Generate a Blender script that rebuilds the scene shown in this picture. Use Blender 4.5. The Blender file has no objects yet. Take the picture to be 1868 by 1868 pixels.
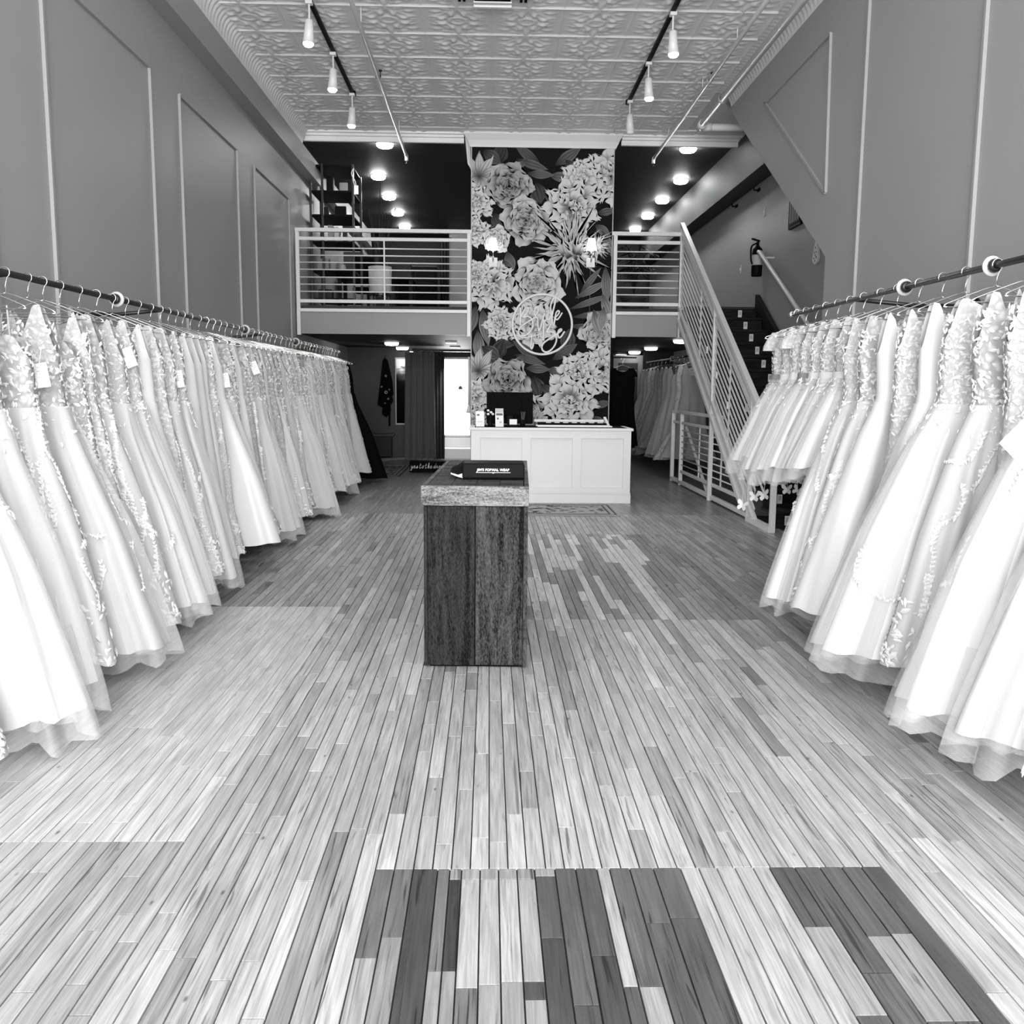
import bpy, bmesh, math, random
import numpy as np
from mathutils import Matrix, Vector

# ------------------------------------------------------------------ camera, world, lights, exposure
scene = bpy.context.scene
COL = scene.collection
F_PX, YAW, PITCH, ROLL, EYE = 1667.0, 0.02597, 0.13503, 0.00826, 1.30

def cam_axes():
    cy, sy, cp, sp = math.cos(YAW), math.sin(YAW), math.cos(PITCH), math.sin(PITCH)
    fwd = Vector((sy * cp, cy * cp, -sp)); right = Vector((cy, -sy, 0)); up = right.cross(fwd)
    c, s = math.cos(ROLL), math.sin(ROLL)
    return c * right + s * up, -s * right + c * up, fwd

_r, _u, _f = cam_axes()
cd = bpy.data.cameras.new('camera'); cd.sensor_width = 36; cd.lens = F_PX / 1868 * 36
cd.clip_start = 0.05; cd.clip_end = 200
cam = bpy.data.objects.new('camera', cd); COL.objects.link(cam)
cam.matrix_world = Matrix(((_r.x, _u.x, -_f.x, 0), (_r.y, _u.y, -_f.y, 0), (_r.z, _u.z, -_f.z, EYE), (0, 0, 0, 1)))
scene.camera = cam

world = bpy.data.worlds.new('world'); scene.world = world; world.use_nodes = True
world.node_tree.nodes['Background'].inputs[0].default_value = (0.8, 0.8, 0.8, 1)
world.node_tree.nodes['Background'].inputs[1].default_value = 0.02

def area(name, loc, rot, sx, sy, power, spread=math.pi):
    l = bpy.data.lights.new(name, 'AREA'); l.shape = 'RECTANGLE'; l.size = sx; l.size_y = sy; l.energy = power; l.spread = spread
    o = bpy.data.objects.new(name, l); o.location = loc; o.rotation_euler = rot; COL.objects.link(o); return o
# daylight through the three panes of the shop front behind the camera
for _x in (-1.72, 0.06, 1.84):
    area('shop_window_daylight', (_x, -3.9, 2.1), (math.radians(90), 0, 0), 1.68, 3.7, 330)

scene.view_settings.view_transform = 'Standard'
scene.view_settings.look = 'None'
scene.view_settings.gamma = 1
scene.view_settings.use_curve_mapping = False
scene.view_settings.exposure = 0.42

# ------------------------------------------------------------------ materials
def nt(m): return m.node_tree.nodes, m.node_tree.links
def mat(name, v, rough=0.6, metal=0.0, bump=None, var=None, alpha=None, spec=0.5, sheen=0, emit=None):
    """grey principled; bump=(scale,strength,(sx,sy,sz)); var=(scale,amount,(sx,sy,sz))"""
    m = bpy.data.materials.new(name); m.use_nodes = True
    N, L = nt(m); p = N['Principled BSDF']
    p.inputs['Base Color'].default_value = (v, v, v, 1); p.inputs['Roughness'].default_value = rough
    p.inputs['Metallic'].default_value = metal; p.inputs['Specular IOR Level'].default_value = spec
    if sheen: p.inputs['Sheen Weight'].default_value = sheen
    if alpha is not None: p.inputs['Alpha'].default_value = alpha
    if emit: p.inputs['Emission Color'].default_value = (1, 1, 1, 1); p.inputs['Emission Strength'].default_value = emit
    def tex(scale, st):
        tc = N.new('ShaderNodeNewGeometry'); mp = N.new('ShaderNodeMapping'); mp.inputs['Scale'].default_value = st
        L.new(tc.outputs['Position'], mp.inputs['Vector'])
        n = N.new('ShaderNodeTexNoise'); n.inputs['Scale'].default_value = scale; n.inputs['Detail'].default_value = 4
        L.new(mp.outputs[0], n.inputs['Vector']); return n
    if var:
        n = tex(var[0], var[2] if len(var) > 2 else (1, 1, 1)); r = N.new('ShaderNodeMapRange')
        r.inputs['From Min'].default_value = .3; r.inputs['From Max'].default_value = .7
        r.inputs['To Min'].default_value = max(0, v - var[1]); r.inputs['To Max'].default_value = v + var[1]
        L.new(n.outputs['Fac'], r.inputs['Value']); L.new(r.outputs[0], p.inputs['Base Color'])
    if bump:
        n = tex(bump[0], bump[2] if len(bump) > 2 else (1, 1, 1)); b = N.new('ShaderNodeBump')
        b.inputs['Strength'].default_value = bump[1]; b.inputs['Distance'].default_value = .01
        L.new(n.outputs['Fac'], b.inputs['Height']); L.new(b.outputs[0], p.inputs['Normal'])
    return m

M = {}
M['wall'] = mat('painted_wall', 0.35, 0.45, bump=(60, .06), var=(1.2, .008), spec=.35)
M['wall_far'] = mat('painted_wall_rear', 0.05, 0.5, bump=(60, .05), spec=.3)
M['wall_stair'] = mat('painted_wall_stairwell', 0.36, 0.42, bump=(60, .05))
M['ceil_dark'] = mat('dark_painted_ceiling', 0.045, 0.6, spec=.2)
M['dark_wall'] = mat('dark_painted_wall', 0.03, 0.6, spec=.2)
M['tin'] = mat('painted_tin', 0.86, 0.45, var=(3, .04))
M['trim_white'] = mat('white_paint', 0.78, 0.4)
M['sign_white'] = mat('bright_white_acrylic', 0.92, 0.4)
M['rail'] = mat('white_enamel_steel', 0.75, 0.35)
M['fascia'] = mat('fascia_paint', 0.25, 0.45, var=(.8, .01))
M['pipe_paint'] = mat('painted_pipe', 0.5, 0.5, spec=.3)
M['pipe_white'] = mat('white_painted_pipe', 0.8, 0.4)
M['black_iron'] = mat('black_iron', 0.02, 0.35, metal=0.3)
M['black'] = mat('black_plastic', 0.006, 0.5, spec=.05)
M['matte_black'] = mat('matte_black', 0.005, 0.8, spec=.05)
M['chrome'] = mat('steel_wire', 0.75, 0.22, metal=1)
M['counter_white'] = mat('counter_white', 0.70, 0.5, spec=.3)
M['stair_wood'] = mat('dark_stair_wood', 0.010, 0.55, var=(4, .008, (1, 6, 6)), spec=.12)
M['paper'] = mat('white_paper', 0.8, 0.7)
M['print_grey'] = mat('printed_ink', 0.12, 0.7)
M['lamp'] = mat('lamp_glow', 0.9, 0.5, emit=14)
M['lamp_bright'] = mat('downlight_glow', 0.9, 0.5, emit=70)
M['lamp_soft'] = mat('lamp_shade_glow', 0.9, 0.5, emit=2.2)
M['lamp_dim'] = mat('low_downlight_glow', 0.9, 0.5, emit=6)
M['day'] = mat('bright_daylight_glass', 0.9, 0.3, emit=9.0)
M['curtain'] = mat('grey_curtain', 0.10, 0.8, sheen=.2)
M['curtain_dark'] = mat('charcoal_curtain', 0.02, 0.9)
M['black_fabric'] = mat('black_fabric', 0.004, 0.9, spec=.03)
M['leaf_dark'] = mat('dark_leaf', 0.012, 0.5, spec=.2)
M['pot_white'] = mat('white_pot', 0.55, 0.5)
M['mirror'] = mat('mirror_glass', 0.6, 0.04, metal=1)
M['satin'] = mat('white_satin', 0.64, 0.42, sheen=.2, bump=(9, .25, (1, 1, .35)))
M['crepe'] = mat('ivory_crepe', 0.58, 0.6, sheen=.2, bump=(12, .2, (1, 1, .35)))
M['chiffon'] = mat('white_tulle_layers', 0.63, 0.8, sheen=.3, bump=(16, .35, (1, 1, .12)))
M['tulle'] = mat('sheer_tulle', 0.68, 0.8, alpha=.30, sheen=.3)
M['applique'] = mat('lace_applique', 0.70, 0.5)
M['applique_grey'] = mat('beaded_applique', 0.62, 0.3, spec=.8)
M['grey_gown'] = mat('grey_gown_fabric', 0.22, 0.7, bump=(14, .3, (1, 1, .2)))
M['pale_gown'] = mat('pale_gown_fabric', 0.36, 0.7, bump=(14, .3, (1, 1, .2)))  # light gowns darkened in their colour to suit the dim rear rail

for _k, _v in (('satin', .64), ('crepe', .58), ('chiffon', .63)):
    for _n, _f in (('ivory', .9), ('champagne', .78)):
        M[_k + '_' + _n] = mat(_n + '_' + _k, _v * _f, .6, sheen=.2, bump=(14, .3, (1, 1, .2)))
def lace_material(name, lo, hi, scale):
    m = bpy.data.materials.new(name); m.use_nodes = True; N, L = nt(m); p = N['Principled BSDF']
    tc = N.new('ShaderNodeTexCoord'); v = N.new('ShaderNodeTexVoronoi'); v.inputs['Scale'].default_value = scale
    nz = N.new('ShaderNodeTexNoise'); nz.inputs['Scale'].default_value = scale * .6; nz.inputs['Detail'].default_value = 5
    mx = N.new('ShaderNodeMixRGB'); mx.blend_type = 'ADD'; mx.inputs['Fac'].default_value = .05
    L.new(tc.outputs['Object'], nz.inputs['Vector']); L.new(tc.outputs['Object'], mx.inputs[1]); L.new(nz.outputs['Color'], mx.inputs[2])
    L.new(mx.outputs[0], v.inputs['Vector'])
    r = N.new('ShaderNodeMapRange'); r.inputs['From Min'].default_value = .15; r.inputs['From Max'].default_value = .6
    r.inputs['To Min'].default_value = hi; r.inputs['To Max'].default_value = lo
    L.new(v.outputs['Distance'], r.inputs['Value']); L.new(r.outputs[0], p.inputs['Base Color'])
    b = N.new('ShaderNodeBump'); b.inputs['Strength'].default_value = .5; b.inputs['Distance'].default_value = .01; b.invert = True
    L.new(v.outputs['Distance'], b.inputs['Height']); L.new(b.outputs[0], p.inputs['Normal'])
    p.inputs['Roughness'].default_value = .6
    return m
M['lace'] = lace_material('floral_lace', .44, .64, 46)
for _n, _f in (('ivory', .9), ('champagne', .78)):
    M['lace_' + _n] = lace_material(_n + '_lace', .44 * _f, .64 * _f, 44); M['lace_fine_' + _n] = lace_material(_n + '_fine_lace', .48 * _f, .64 * _f, 76); M['lace_bold_' + _n] = lace_material(_n + '_bold_lace', .38 * _f, .66 * _f, 30)
M['lace_fine'] = lace_material('fine_lace', .48, .64, 80)
M['lace_bold'] = lace_material('bold_lace', .40, .66, 30)

def plank_material():
    m = bpy.data.materials.new('strip_floor_wood'); m.use_nodes = True; N, L = nt(m); p = N['Principled BSDF']
    tone = N.new('ShaderNodeAttribute'); tone.attribute_name = 'tone'
    seed = N.new('ShaderNodeAttribute'); seed.attribute_name = 'seed'
    wear = N.new('ShaderNodeAttribute'); wear.attribute_name = 'wear'
    g = N.new('ShaderNodeNewGeometry'); sp = N.new('ShaderNodeSeparateXYZ'); L.new(g.outputs['Position'], sp.inputs[0])
    def shifted(kx, ky):
        a = N.new('ShaderNodeMath'); a.operation = 'MULTIPLY'; a.inputs[1].default_value = kx; L.new(sp.outputs['X'], a.inputs[0])
        b = N.new('ShaderNodeMath'); b.operation = 'MULTIPLY'; b.inputs[1].default_value = ky; L.new(sp.outputs['Y'], b.inputs[0])
        s = N.new('ShaderNodeMath'); s.operation = 'MULTIPLY'; s.inputs[1].default_value = 37.0; L.new(seed.outputs['Fac'], s.inputs[0])
        c = N.new('ShaderNodeCombineXYZ'); L.new(a.outputs[0], c.inputs[0]); L.new(b.outputs[0], c.inputs[1]); L.new(s.outputs[0], c.inputs[2])
        return c
    def noise(c, detail, dist=0):
        n = N.new('ShaderNodeTexNoise'); n.inputs['Scale'].default_value = 1; n.inputs['Detail'].default_value = detail
        n.inputs['Distortion'].default_value = dist; L.new(c.outputs[0], n.inputs['Vector']); return n
    def rng(src, a, b, lo, hi):
        r = N.new('ShaderNodeMapRange'); r.inputs['From Min'].default_value = a; r.inputs['From Max'].default_value = b
        r.inputs['To Min'].default_value = lo; r.inputs['To Max'].default_value = hi; L.new(src, r.inputs['Value']); return r
    def worn(src):      # 1 - wear * (1 - src)
        a = N.new('ShaderNodeMath'); a.operation = 'SUBTRACT'; a.inputs[0].default_value = 1; L.new(src, a.inputs[1])
        b = N.new('ShaderNodeMath'); b.operation = 'MULTIPLY'; L.new(a.outputs[0], b.inputs[0]); L.new(wear.outputs['Fac'], b.inputs[1])
        c = N.new('ShaderNodeMath'); c.operation = 'SUBTRACT'; c.inputs[0].default_value = 1; L.new(b.outputs[0], c.inputs[1]); return c
    def mul(a, b):
        x = N.new('ShaderNodeMath'); x.operation = 'MULTIPLY'; L.new(a, x.inputs[0]); L.new(b, x.inputs[1]); return x
    grain = rng(noise(shifted(150, 5), 6, .6).outputs['Fac'], .3, .7, .74, 1.18)
    broad = rng(noise(shifted(26, 2.2), 4, 1.2).outputs['Fac'], .3, .7, .76, 1.16)
    streak = worn(rng(noise(shifted(60, 2.6), 3, 1.0).outputs['Fac'], .31, .39, .42, 1.0).outputs[0])
    knot = N.new('ShaderNodeTexVoronoi'); L.new(shifted(11, 4.5).outputs[0], knot.inputs['Vector']); knot.inputs['Scale'].default_value = 1
    kn = rng(knot.outputs['Distance'], .03, .07, .3, 1.0)
    c0 = mul(mul(mul(mul(tone.outputs['Fac'], grain.outputs[0]).outputs[0], broad.outputs[0]).outputs[0], streak.outputs[0]).outputs[0], kn.outputs[0])
    line = worn(rng(noise(shifted(95, 1.3), 3, .5).outputs['Fac'], .30, .38, .5, 1.0).outputs[0])
    c1 = mul(c0.outputs[0], line.outputs[0]); c = N.new('ShaderNodeMath'); c.operation = 'MULTIPLY'; c.inputs[1].default_value = .93; L.new(c1.outputs[0], c.inputs[0])
    L.new(c.outputs[0], p.inputs['Base Color'])
    rr = rng(noise(shifted(14, 3), 3).outputs['Fac'], .3, .7, .26, .46); L.new(rr.outputs[0], p.inputs['Roughness'])
    b = N.new('ShaderNodeBump'); b.inputs['Strength'].default_value = .12; b.inputs['Distance'].default_value = .004
    L.new(grain.outputs[0], b.inputs['Height']); L.new(b.outputs[0], p.inputs['Normal'])
    return m
M['plank'] = plank_material()

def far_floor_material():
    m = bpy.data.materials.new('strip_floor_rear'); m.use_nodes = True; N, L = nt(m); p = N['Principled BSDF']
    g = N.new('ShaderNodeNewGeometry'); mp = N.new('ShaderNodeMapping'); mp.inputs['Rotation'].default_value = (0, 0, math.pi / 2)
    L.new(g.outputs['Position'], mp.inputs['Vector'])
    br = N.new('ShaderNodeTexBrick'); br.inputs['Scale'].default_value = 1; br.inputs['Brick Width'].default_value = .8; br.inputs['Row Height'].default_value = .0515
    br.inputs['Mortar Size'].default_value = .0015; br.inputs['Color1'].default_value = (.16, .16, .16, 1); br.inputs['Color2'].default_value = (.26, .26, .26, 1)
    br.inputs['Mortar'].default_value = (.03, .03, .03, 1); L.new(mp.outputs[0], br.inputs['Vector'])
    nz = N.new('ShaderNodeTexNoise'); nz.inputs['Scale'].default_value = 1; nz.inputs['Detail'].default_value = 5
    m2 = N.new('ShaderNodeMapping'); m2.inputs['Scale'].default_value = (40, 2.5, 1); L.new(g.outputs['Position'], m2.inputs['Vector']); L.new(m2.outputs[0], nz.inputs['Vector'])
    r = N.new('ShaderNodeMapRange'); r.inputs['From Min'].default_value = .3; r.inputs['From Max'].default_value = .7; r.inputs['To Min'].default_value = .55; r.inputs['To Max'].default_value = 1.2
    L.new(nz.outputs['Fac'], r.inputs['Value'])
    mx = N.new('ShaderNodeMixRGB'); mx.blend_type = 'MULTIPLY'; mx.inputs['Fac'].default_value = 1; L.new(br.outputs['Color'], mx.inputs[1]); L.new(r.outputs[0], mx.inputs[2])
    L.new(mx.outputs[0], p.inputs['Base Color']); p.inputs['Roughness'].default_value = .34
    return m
M['floor_far'] = far_floor_material()  # rear strips toned darker than the boards in front

def rustic_material(name, lo, hi, axis):
    m = bpy.data.materials.new(name); m.use_nodes = True; N, L = nt(m); p = N['Principled BSDF']
    tc = N.new('ShaderNodeNewGeometry'); oi = N.new('ShaderNodeObjectInfo')
    ad = N.new('ShaderNodeVectorMath'); L.new(tc.outputs['Position'], ad.inputs[0])
    cm = N.new('ShaderNodeCombineXYZ'); L.new(oi.outputs['Random'], cm.inputs[2]); sc = N.new('ShaderNodeVectorMath'); sc.operation = 'SCALE'; sc.inputs['Scale'].default_value = 9
    L.new(cm.outputs[0], sc.inputs[0]); L.new(sc.outputs[0], ad.inputs[1])
    def nz(st, det, dist):
        mp = N.new('ShaderNodeMapping'); mp.inputs['Scale'].default_value = st; L.new(ad.outputs[0], mp.inputs['Vector'])
        n = N.new('ShaderNodeTexNoise'); n.inputs['Scale'].default_value = 1; n.inputs['Detail'].default_value = det; n.inputs['Distortion'].default_value = dist
        n.inputs['Roughness'].default_value = .75
        L.new(mp.outputs[0], n.inputs['Vector']); return n
    s1 = {'z': (70, 70, 5), 'x': (6, 60, 60), 'y': (60, 6, 60)}[axis]; s2 = {'z': (160, 160, 60), 'x': (90, 150, 150), 'y': (150, 90, 150)}[axis]
    a = nz(s1, 7, .8); b = nz(s2, 4, 0); c = nz(tuple(q * .18 for q in s1), 3, .5)
    mth = N.new('ShaderNodeMath'); mth.operation = 'MULTIPLY_ADD'; L.new(a.outputs['Fac'], mth.inputs[0]); mth.inputs[1].default_value = .55; L.new(b.outputs['Fac'], mth.inputs[2])
    m3 = N.new('ShaderNodeMath'); m3.operation = 'MULTIPLY_ADD'; L.new(c.outputs['Fac'], m3.inputs[0]); m3.inputs[1].default_value = .8; L.new(mth.outputs[0], m3.inputs[2])
    r = N.new('ShaderNodeMapRange'); r.inputs['From Min'].default_value = 1.02; r.inputs['From Max'].default_value = 1.42; r.inputs['To Min'].default_value = lo; r.inputs['To Max'].default_value = hi
    L.new(m3.outputs[0], r.inputs['Value']); L.new(r.outputs[0], p.inputs['Base Color']); p.inputs['Roughness'].default_value = .75; p.inputs['Specular IOR Level'].default_value = .12
    bp = N.new('ShaderNodeBump'); bp.inputs['Strength'].default_value = .7; bp.inputs['Distance'].default_value = .006; L.new(m3.outputs[0], bp.inputs['Height']); L.new(bp.outputs[0], p.inputs['Normal'])
    return m
M['rustic_dark'] = rustic_material('weathered_dark_board', .001, .040, 'z')
M['rustic_mid'] = rustic_material('weathered_mid_board', .0015, .085, 'z')
M['rustic_top'] = rustic_material('weathered_top_board', .015, .16, 'x')
M['rustic_pale'] = rustic_material('weathered_pale_board', .05, .34, 'x')

def print_material():
    m = bpy.data.materials.new('printed_wallpaper'); m.use_nodes = True; N, L = nt(m); p = N['Principled BSDF']
    a = N.new('ShaderNodeAttribute'); a.attribute_name = 'ink'; L.new(a.outputs['Fac'], p.inputs['Base Color']); p.inputs['Roughness'].default_value = .75; p.inputs['Specular IOR Level'].default_value = .04
    return m
M['print'] = print_material()

# ------------------------------------------------------------------ mesh helpers
def link(o, parent=None):
    COL.objects.link(o)
    if parent: o.parent = parent
    return o
def wloc(o):
    v = Vector((0, 0, 0))
    while o: v += o.location; o = o.parent
    return v
def tag(o, label=None, cat=None, group=None, kind=None):
    if label: o['label'] = label
    if cat: o['category'] = cat
    if group: o['group'] = group
    if kind: o['kind'] = kind
    return o
def thing(name, label, cat, loc=(0, 0, 0), group=None):
    o = bpy.data.objects.new(name, None); o.empty_display_size = .1; o.location = loc; link(o); return tag(o, label, cat, group)
def meshobj(name, verts, faces, m, parent=None, smooth=False, attrs=None):
    """verts in world coordinates"""
    V = np.asarray(verts, dtype=np.float64)
    if parent is not None: V = V - np.array(wloc(parent))
    me = bpy.data.meshes.new(name)
    me.from_pydata(V.tolist(), [], faces if isinstance(faces, list) else faces.tolist())
    if attrs:
        for k, (dom, arr) in attrs.items():
            at = me.attributes.new(k, 'FLOAT', dom); at.data.foreach_set('value', np.asarray(arr, dtype=np.float32))
    me.materials.append(m if not isinstance(m, str) else M[m])
    if smooth: me.polygons.foreach_set('use_smooth', [True] * len(me.polygons))
    me.update()
    o = bpy.data.objects.new(name, me); link(o, parent); return o

class MB:
    def __init__(s): s.v = []; s.f = []; s.sm = False
    def _add(s, vs, fs):
        n = len(s.v); s.v.extend([tuple(map(float, q)) for q in vs]); s.f.extend([[i + n for i in f] for f in fs]); return s
    def box(s, x0, x1, y0, y1, z0, z1):
        return s._add([(x0, y0, z0), (x1, y0, z0), (x1, y1, z0), (x0, y1, z0), (x0, y0, z1), (x1, y0, z1), (x1, y1, z1), (x0, y1, z1)],
                      [[0, 3, 2, 1], [4, 5, 6, 7], [0, 1, 5, 4], [1, 2, 6, 5], [2, 3, 7, 6], [3, 0, 4, 7]])
    def bbox(s, x0, x1, y0, y1, z0, z1, b=.004):
        """box with chamfered edges"""
        bm = bmesh.new(); bmesh.ops.create_cube(bm, size=1)
        for v in bm.verts: v.co = Vector(((x0 + x1) / 2 + v.co.x * (x1 - x0), (y0 + y1) / 2 + v.co.y * (y1 - y0), (z0 + z1) / 2 + v.co.z * (z1 - z0)))
        bmesh.ops.bevel(bm, geom=bm.edges[:], offset=b, segments=2, affect='EDGES', profile=.5)
        bm.verts.index_update(); s._add([v.co for v in bm.verts], [[v.index for v in f.verts] for f in bm.faces]); bm.free(); return s
    def bar(s, a, b, w, h, up=(0, 0, 1)):
        """rectangular bar from a to b, width w, height h"""
        a = Vector(a); b = Vector(b); d = (b - a).normalized(); u = Vector(up); sd = d.cross(u)
        if sd.length < 1e-4: sd = d.cross(Vector((1, 0, 0)))
        sd.normalize(); u = sd.cross(d).normalized(); vs = []
        for p in (a, b):
            for i, j in ((-1, -1), (1, -1), (1, 1), (-1, 1)): vs.append(p + sd * (i * w / 2) + u * (j * h / 2))
        return s._add(vs, [[0, 1, 2, 3], [7, 6, 5, 4], [0, 4, 5, 1], [1, 5, 6, 2], [2, 6, 7, 3], [3, 7, 4, 0]])
    def tube(s, pts, r, n=8, close=False, cap=True):
        pts = [Vector(p) for p in pts]; N = len(pts); rs = r if isinstance(r, (list, tuple)) else [r] * N
        base = len(s.v); prev = None; vs = []
        for i, p in enumerate(pts):
            if close: t = pts[(i + 1) % N] - pts[i - 1]
            else: t = pts[min(i + 1, N - 1)] - pts[max(i - 1, 0)]
            t.normalize()
            if prev is None:
                x = t.cross(Vector((0, 0, 1)))
                if x.length < .05: x = t.cross(Vector((0, 1, 0)))
            else: x = prev - t * prev.dot(t)
            x.normalize(); prev = x; y = t.cross(x)
            for k in range(n):
                a = 2 * math.pi * k / n; vs.append(p + (x * math.cos(a) + y * math.sin(a)) * rs[i])
        fs = []
        for i in range(N if close else N - 1):
            j = (i + 1) % N
            for k in range(n): fs.append([i * n + k, i * n + (k + 1) % n, j * n + (k + 1) % n, j * n + k])
        if cap and not close: fs.append(list(range(n - 1, -1, -1))); fs.append([(N - 1) * n + k for k in range(n)])
        return s._add(vs, fs)
    def lathe(s, prof, c, n=20, axis='z', ang=2 * math.pi):
        """prof: list of (r, h) ; c centre"""
        vs = []; fs = []; full = abs(ang - 2 * math.pi) < 1e-6; K = n if full else n + 1
        for r, h in prof:
            for k in range(K):
                a = ang * k / n; x, y = r * math.cos(a), r * math.sin(a)
                q = {'z': (x, y, h), 'y': (x, h, y), 'x': (h, x, y)}[axis]; vs.append((c[0] + q[0], c[1] + q[1], c[2] + q[2]))
        for i in range(len(prof) - 1):
            for k in range(n):
                k2 = (k + 1) % K; fs.append([i * K + k, i * K + k2, (i + 1) * K + k2, (i + 1) * K + k])
        return s._add(vs, fs)
    def prism(s, poly, axis, a, b):
        """extrude a polygon; axis 'x': poly of (y,z); 'y': (x,z); 'z': (x,y)"""
        n = len(poly); f = {'x': lambda p, t: (t, p[0], p[1]), 'y': lambda p, t: (p[0], t, p[1]), 'z': lambda p, t: (p[0], p[1], t)}[axis]
        vs = [f(p, a) for p in poly] + [f(p, b) for p in poly]
        fs = [list(range(n)), list(range(2 * n - 1, n - 1, -1))] + [[i, i + n, (i + 1) % n + n, (i + 1) % n] for i in range(n)]
        return s._add(vs, fs)
    def build(s, name, m, parent=None, smooth=False):
        o = meshobj(name, s.v, s.f, m, parent, smooth)
        return o
def struct(name, mb, m, label=None):
    o = mb.build(name, m); tag(o, label, None, None, 'structure'); return o
def one(name, mb, m, label, cat, group=None, smooth=False):
    return tag(mb.build(name, m, None, smooth), label, cat, group)

ORD = ['zeroth', 'first', 'second', 'third', 'fourth', 'fifth', 'sixth', 'seventh', 'eighth', 'ninth', 'tenth', 'eleventh', 'twelfth', 'thirteenth', 'fourteenth',
       'fifteenth', 'sixteenth', 'seventeenth', 'eighteenth', 'nineteenth']
def ordinal(n):
    if n < 20: return ORD[n]
    t = {2: ('twenty', 'twentieth'), 3: ('thirty', 'thirtieth'), 4: ('forty', 'fortieth'), 5: ('fifty', 'fiftieth')}[n // 10]
    return t[1] if n % 10 == 0 else t[0] + '-' + ORD[n % 10]

# ------------------------------------------------------------------ dimensions
XL, XR, XS = -2.62, 2.75, 3.60          # left wall, right wall, stairwell wall
YF, YB, YW = 12.75, 21.0, -4.0           # mezzanine front, rear wall, shop front
ZC, ZC2, ZM0, ZM1 = 4.65, 4.60, 2.02, 2.39
CX0, CX1 = -0.25, 1.66                   # mural column
rnd = random.Random(7)
PI = math.pi

# ------------------------------------------------------------------ room shell
floor = struct('floor', MB().box(XL, XS, YW, 9.4, -.12, -.006), mat('floor_gap', .015, .8), 'narrow strip wood floor with patched boards')
struct('floor_rear', MB().box(XL, XS, 9.4, YB, -.12, 0), 'floor_far', 'dark strip wood floor at the rear')
wl = struct('wall_left', MB().box(XL - .15, XL, YW, YB, 0, ZC + .1), 'wall', 'tall grey painted wall with panel moulding')
wr = struct('wall_right', MB().prism([(YW, 0), (7.64, 0), (7.64, 2.39), (11.25, ZC + .02), (YW, ZC + .02)], 'x', XR, XR + .12), 'wall', 'tall grey wall cut diagonally above the stairs')
struct('wall_stairwell', MB().box(XS, XS + .15, 7.5, YB, 0, ZC + .1), 'wall_stair', 'grey wall beside the staircase')
struct('wall_understair', MB().box(XR + .12, XS, 7.5, 7.64, 0, ZC), 'wall', 'short grey return wall behind the stair foot')
struct('wall_back', MB().box(XL, XS, YB, YB + .15, 0, ZC + .1), 'dark_wall', 'dark rear wall')
fw = MB()
fw.box(XL, XR, YW - .2, YW, 0, .22).box(XL, XR, YW - .2, YW, 3.98, ZC)
for x0, x1 in ((XL, -2.56), (-.88, -.78), (.9, 1.0), (2.68, XR)): fw.box(x0, x1, YW - .2, YW, .22, 3.98)
struct('wall_front', fw, 'wall', 'shop front wall with tall window openings')
struct('ceiling', MB().box(XL, XR, YW, YF, ZC + .012, ZC + .15), 'tin', 'pressed tin tile ceiling')
struct('ceiling_rear', MB().box(XL, XS, YF, YB, ZC2, ZC2 + .15), 'ceil_dark', 'dark painted ceiling over the mezzanine')
struct('ceiling_stairwell', MB().box(XR, XS, 7.5, YF, ZC + .0, ZC + .15), 'tin', 'ceiling over the stairwell')
ms = MB().box(XL, CX0, YF + .02, YB, ZM0, ZM1).box(CX0, CX1, YF + .3, YB, ZM0, ZM1).box(CX1, 2.62, YF + .02, YB, ZM0, ZM1).box(2.62, XS, 12.3, YB, ZM0, ZM1)
struct('floor_mezzanine', ms, 'ceil_dark', 'mezzanine floor slab with dark underside')
struct('trim_1', MB().box(XL, CX0, YF - .02, YF + .02, ZM0 - .01, 2.33), 'fascia', 'grey fascia board under the mezzanine railing beside the shelves')
struct('trim_2', MB().box(CX1, 2.64, YF - .02, YF + .02, ZM0 - .01, 2.33), 'fascia', 'grey fascia board under the short mezzanine railing')
struct('trim_3', MB().box(2.60, 2.66, 12.3, YF + .02, ZM0 - .01, 2.36), 'fascia', 'fascia return at the head of the stairs')
colu = struct('wall_column', MB().box(CX0, CX1, YF - .04, 14.2, 0, ZC), 'dark_wall', 'broad column covered by floral wallpaper')
# crown on the column
cr = MB(); prof = [(0, 4.47), (.02, 4.47), (.03, 4.50), (.05, 4.55), (.085, 4.60), (.10, 4.62), (.10, 4.65), (0, 4.65)]
def frame_loft(mb, prof, x0, x1, yfront, yback):
    rings = []
    for o, z in prof: rings.append([(x0 - o, yback, z), (x0 - o, yfront - o, z), (x1 + o, yfront - o, z), (x1 + o, yback, z)])
    vs = [p for r in rings for p in r]; fs = []
    for i in range(len(prof) - 1):
        for k in range(3): fs.append([i * 4 + k, (i + 1) * 4 + k, (i + 1) * 4 + k + 1, i * 4 + k + 1])
    mb._add(vs, fs)
frame_loft(cr, prof, CX0, CX1, YF - .04, 14.2)
struct('trim_4', cr, 'trim_white', 'flared white crown moulding capping the floral column')
# ceiling edge mouldings at the mezzanine line
em = MB()
for x0, x1 in ((XL, CX0 - .1), (CX1 + .1, XS)):
    for y, z0, z1 in ((YF - .10, ZC - .03, ZC + .01), (YF - .05, ZC - .06, ZC + .01), (YF, ZC - .12, ZC + .01)): em.box(x0, x1, y, y + .05, z0, z1)
struct('trim_5', em, 'tin', 'stepped moulding at the rear edge of the tin ceiling')
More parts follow.
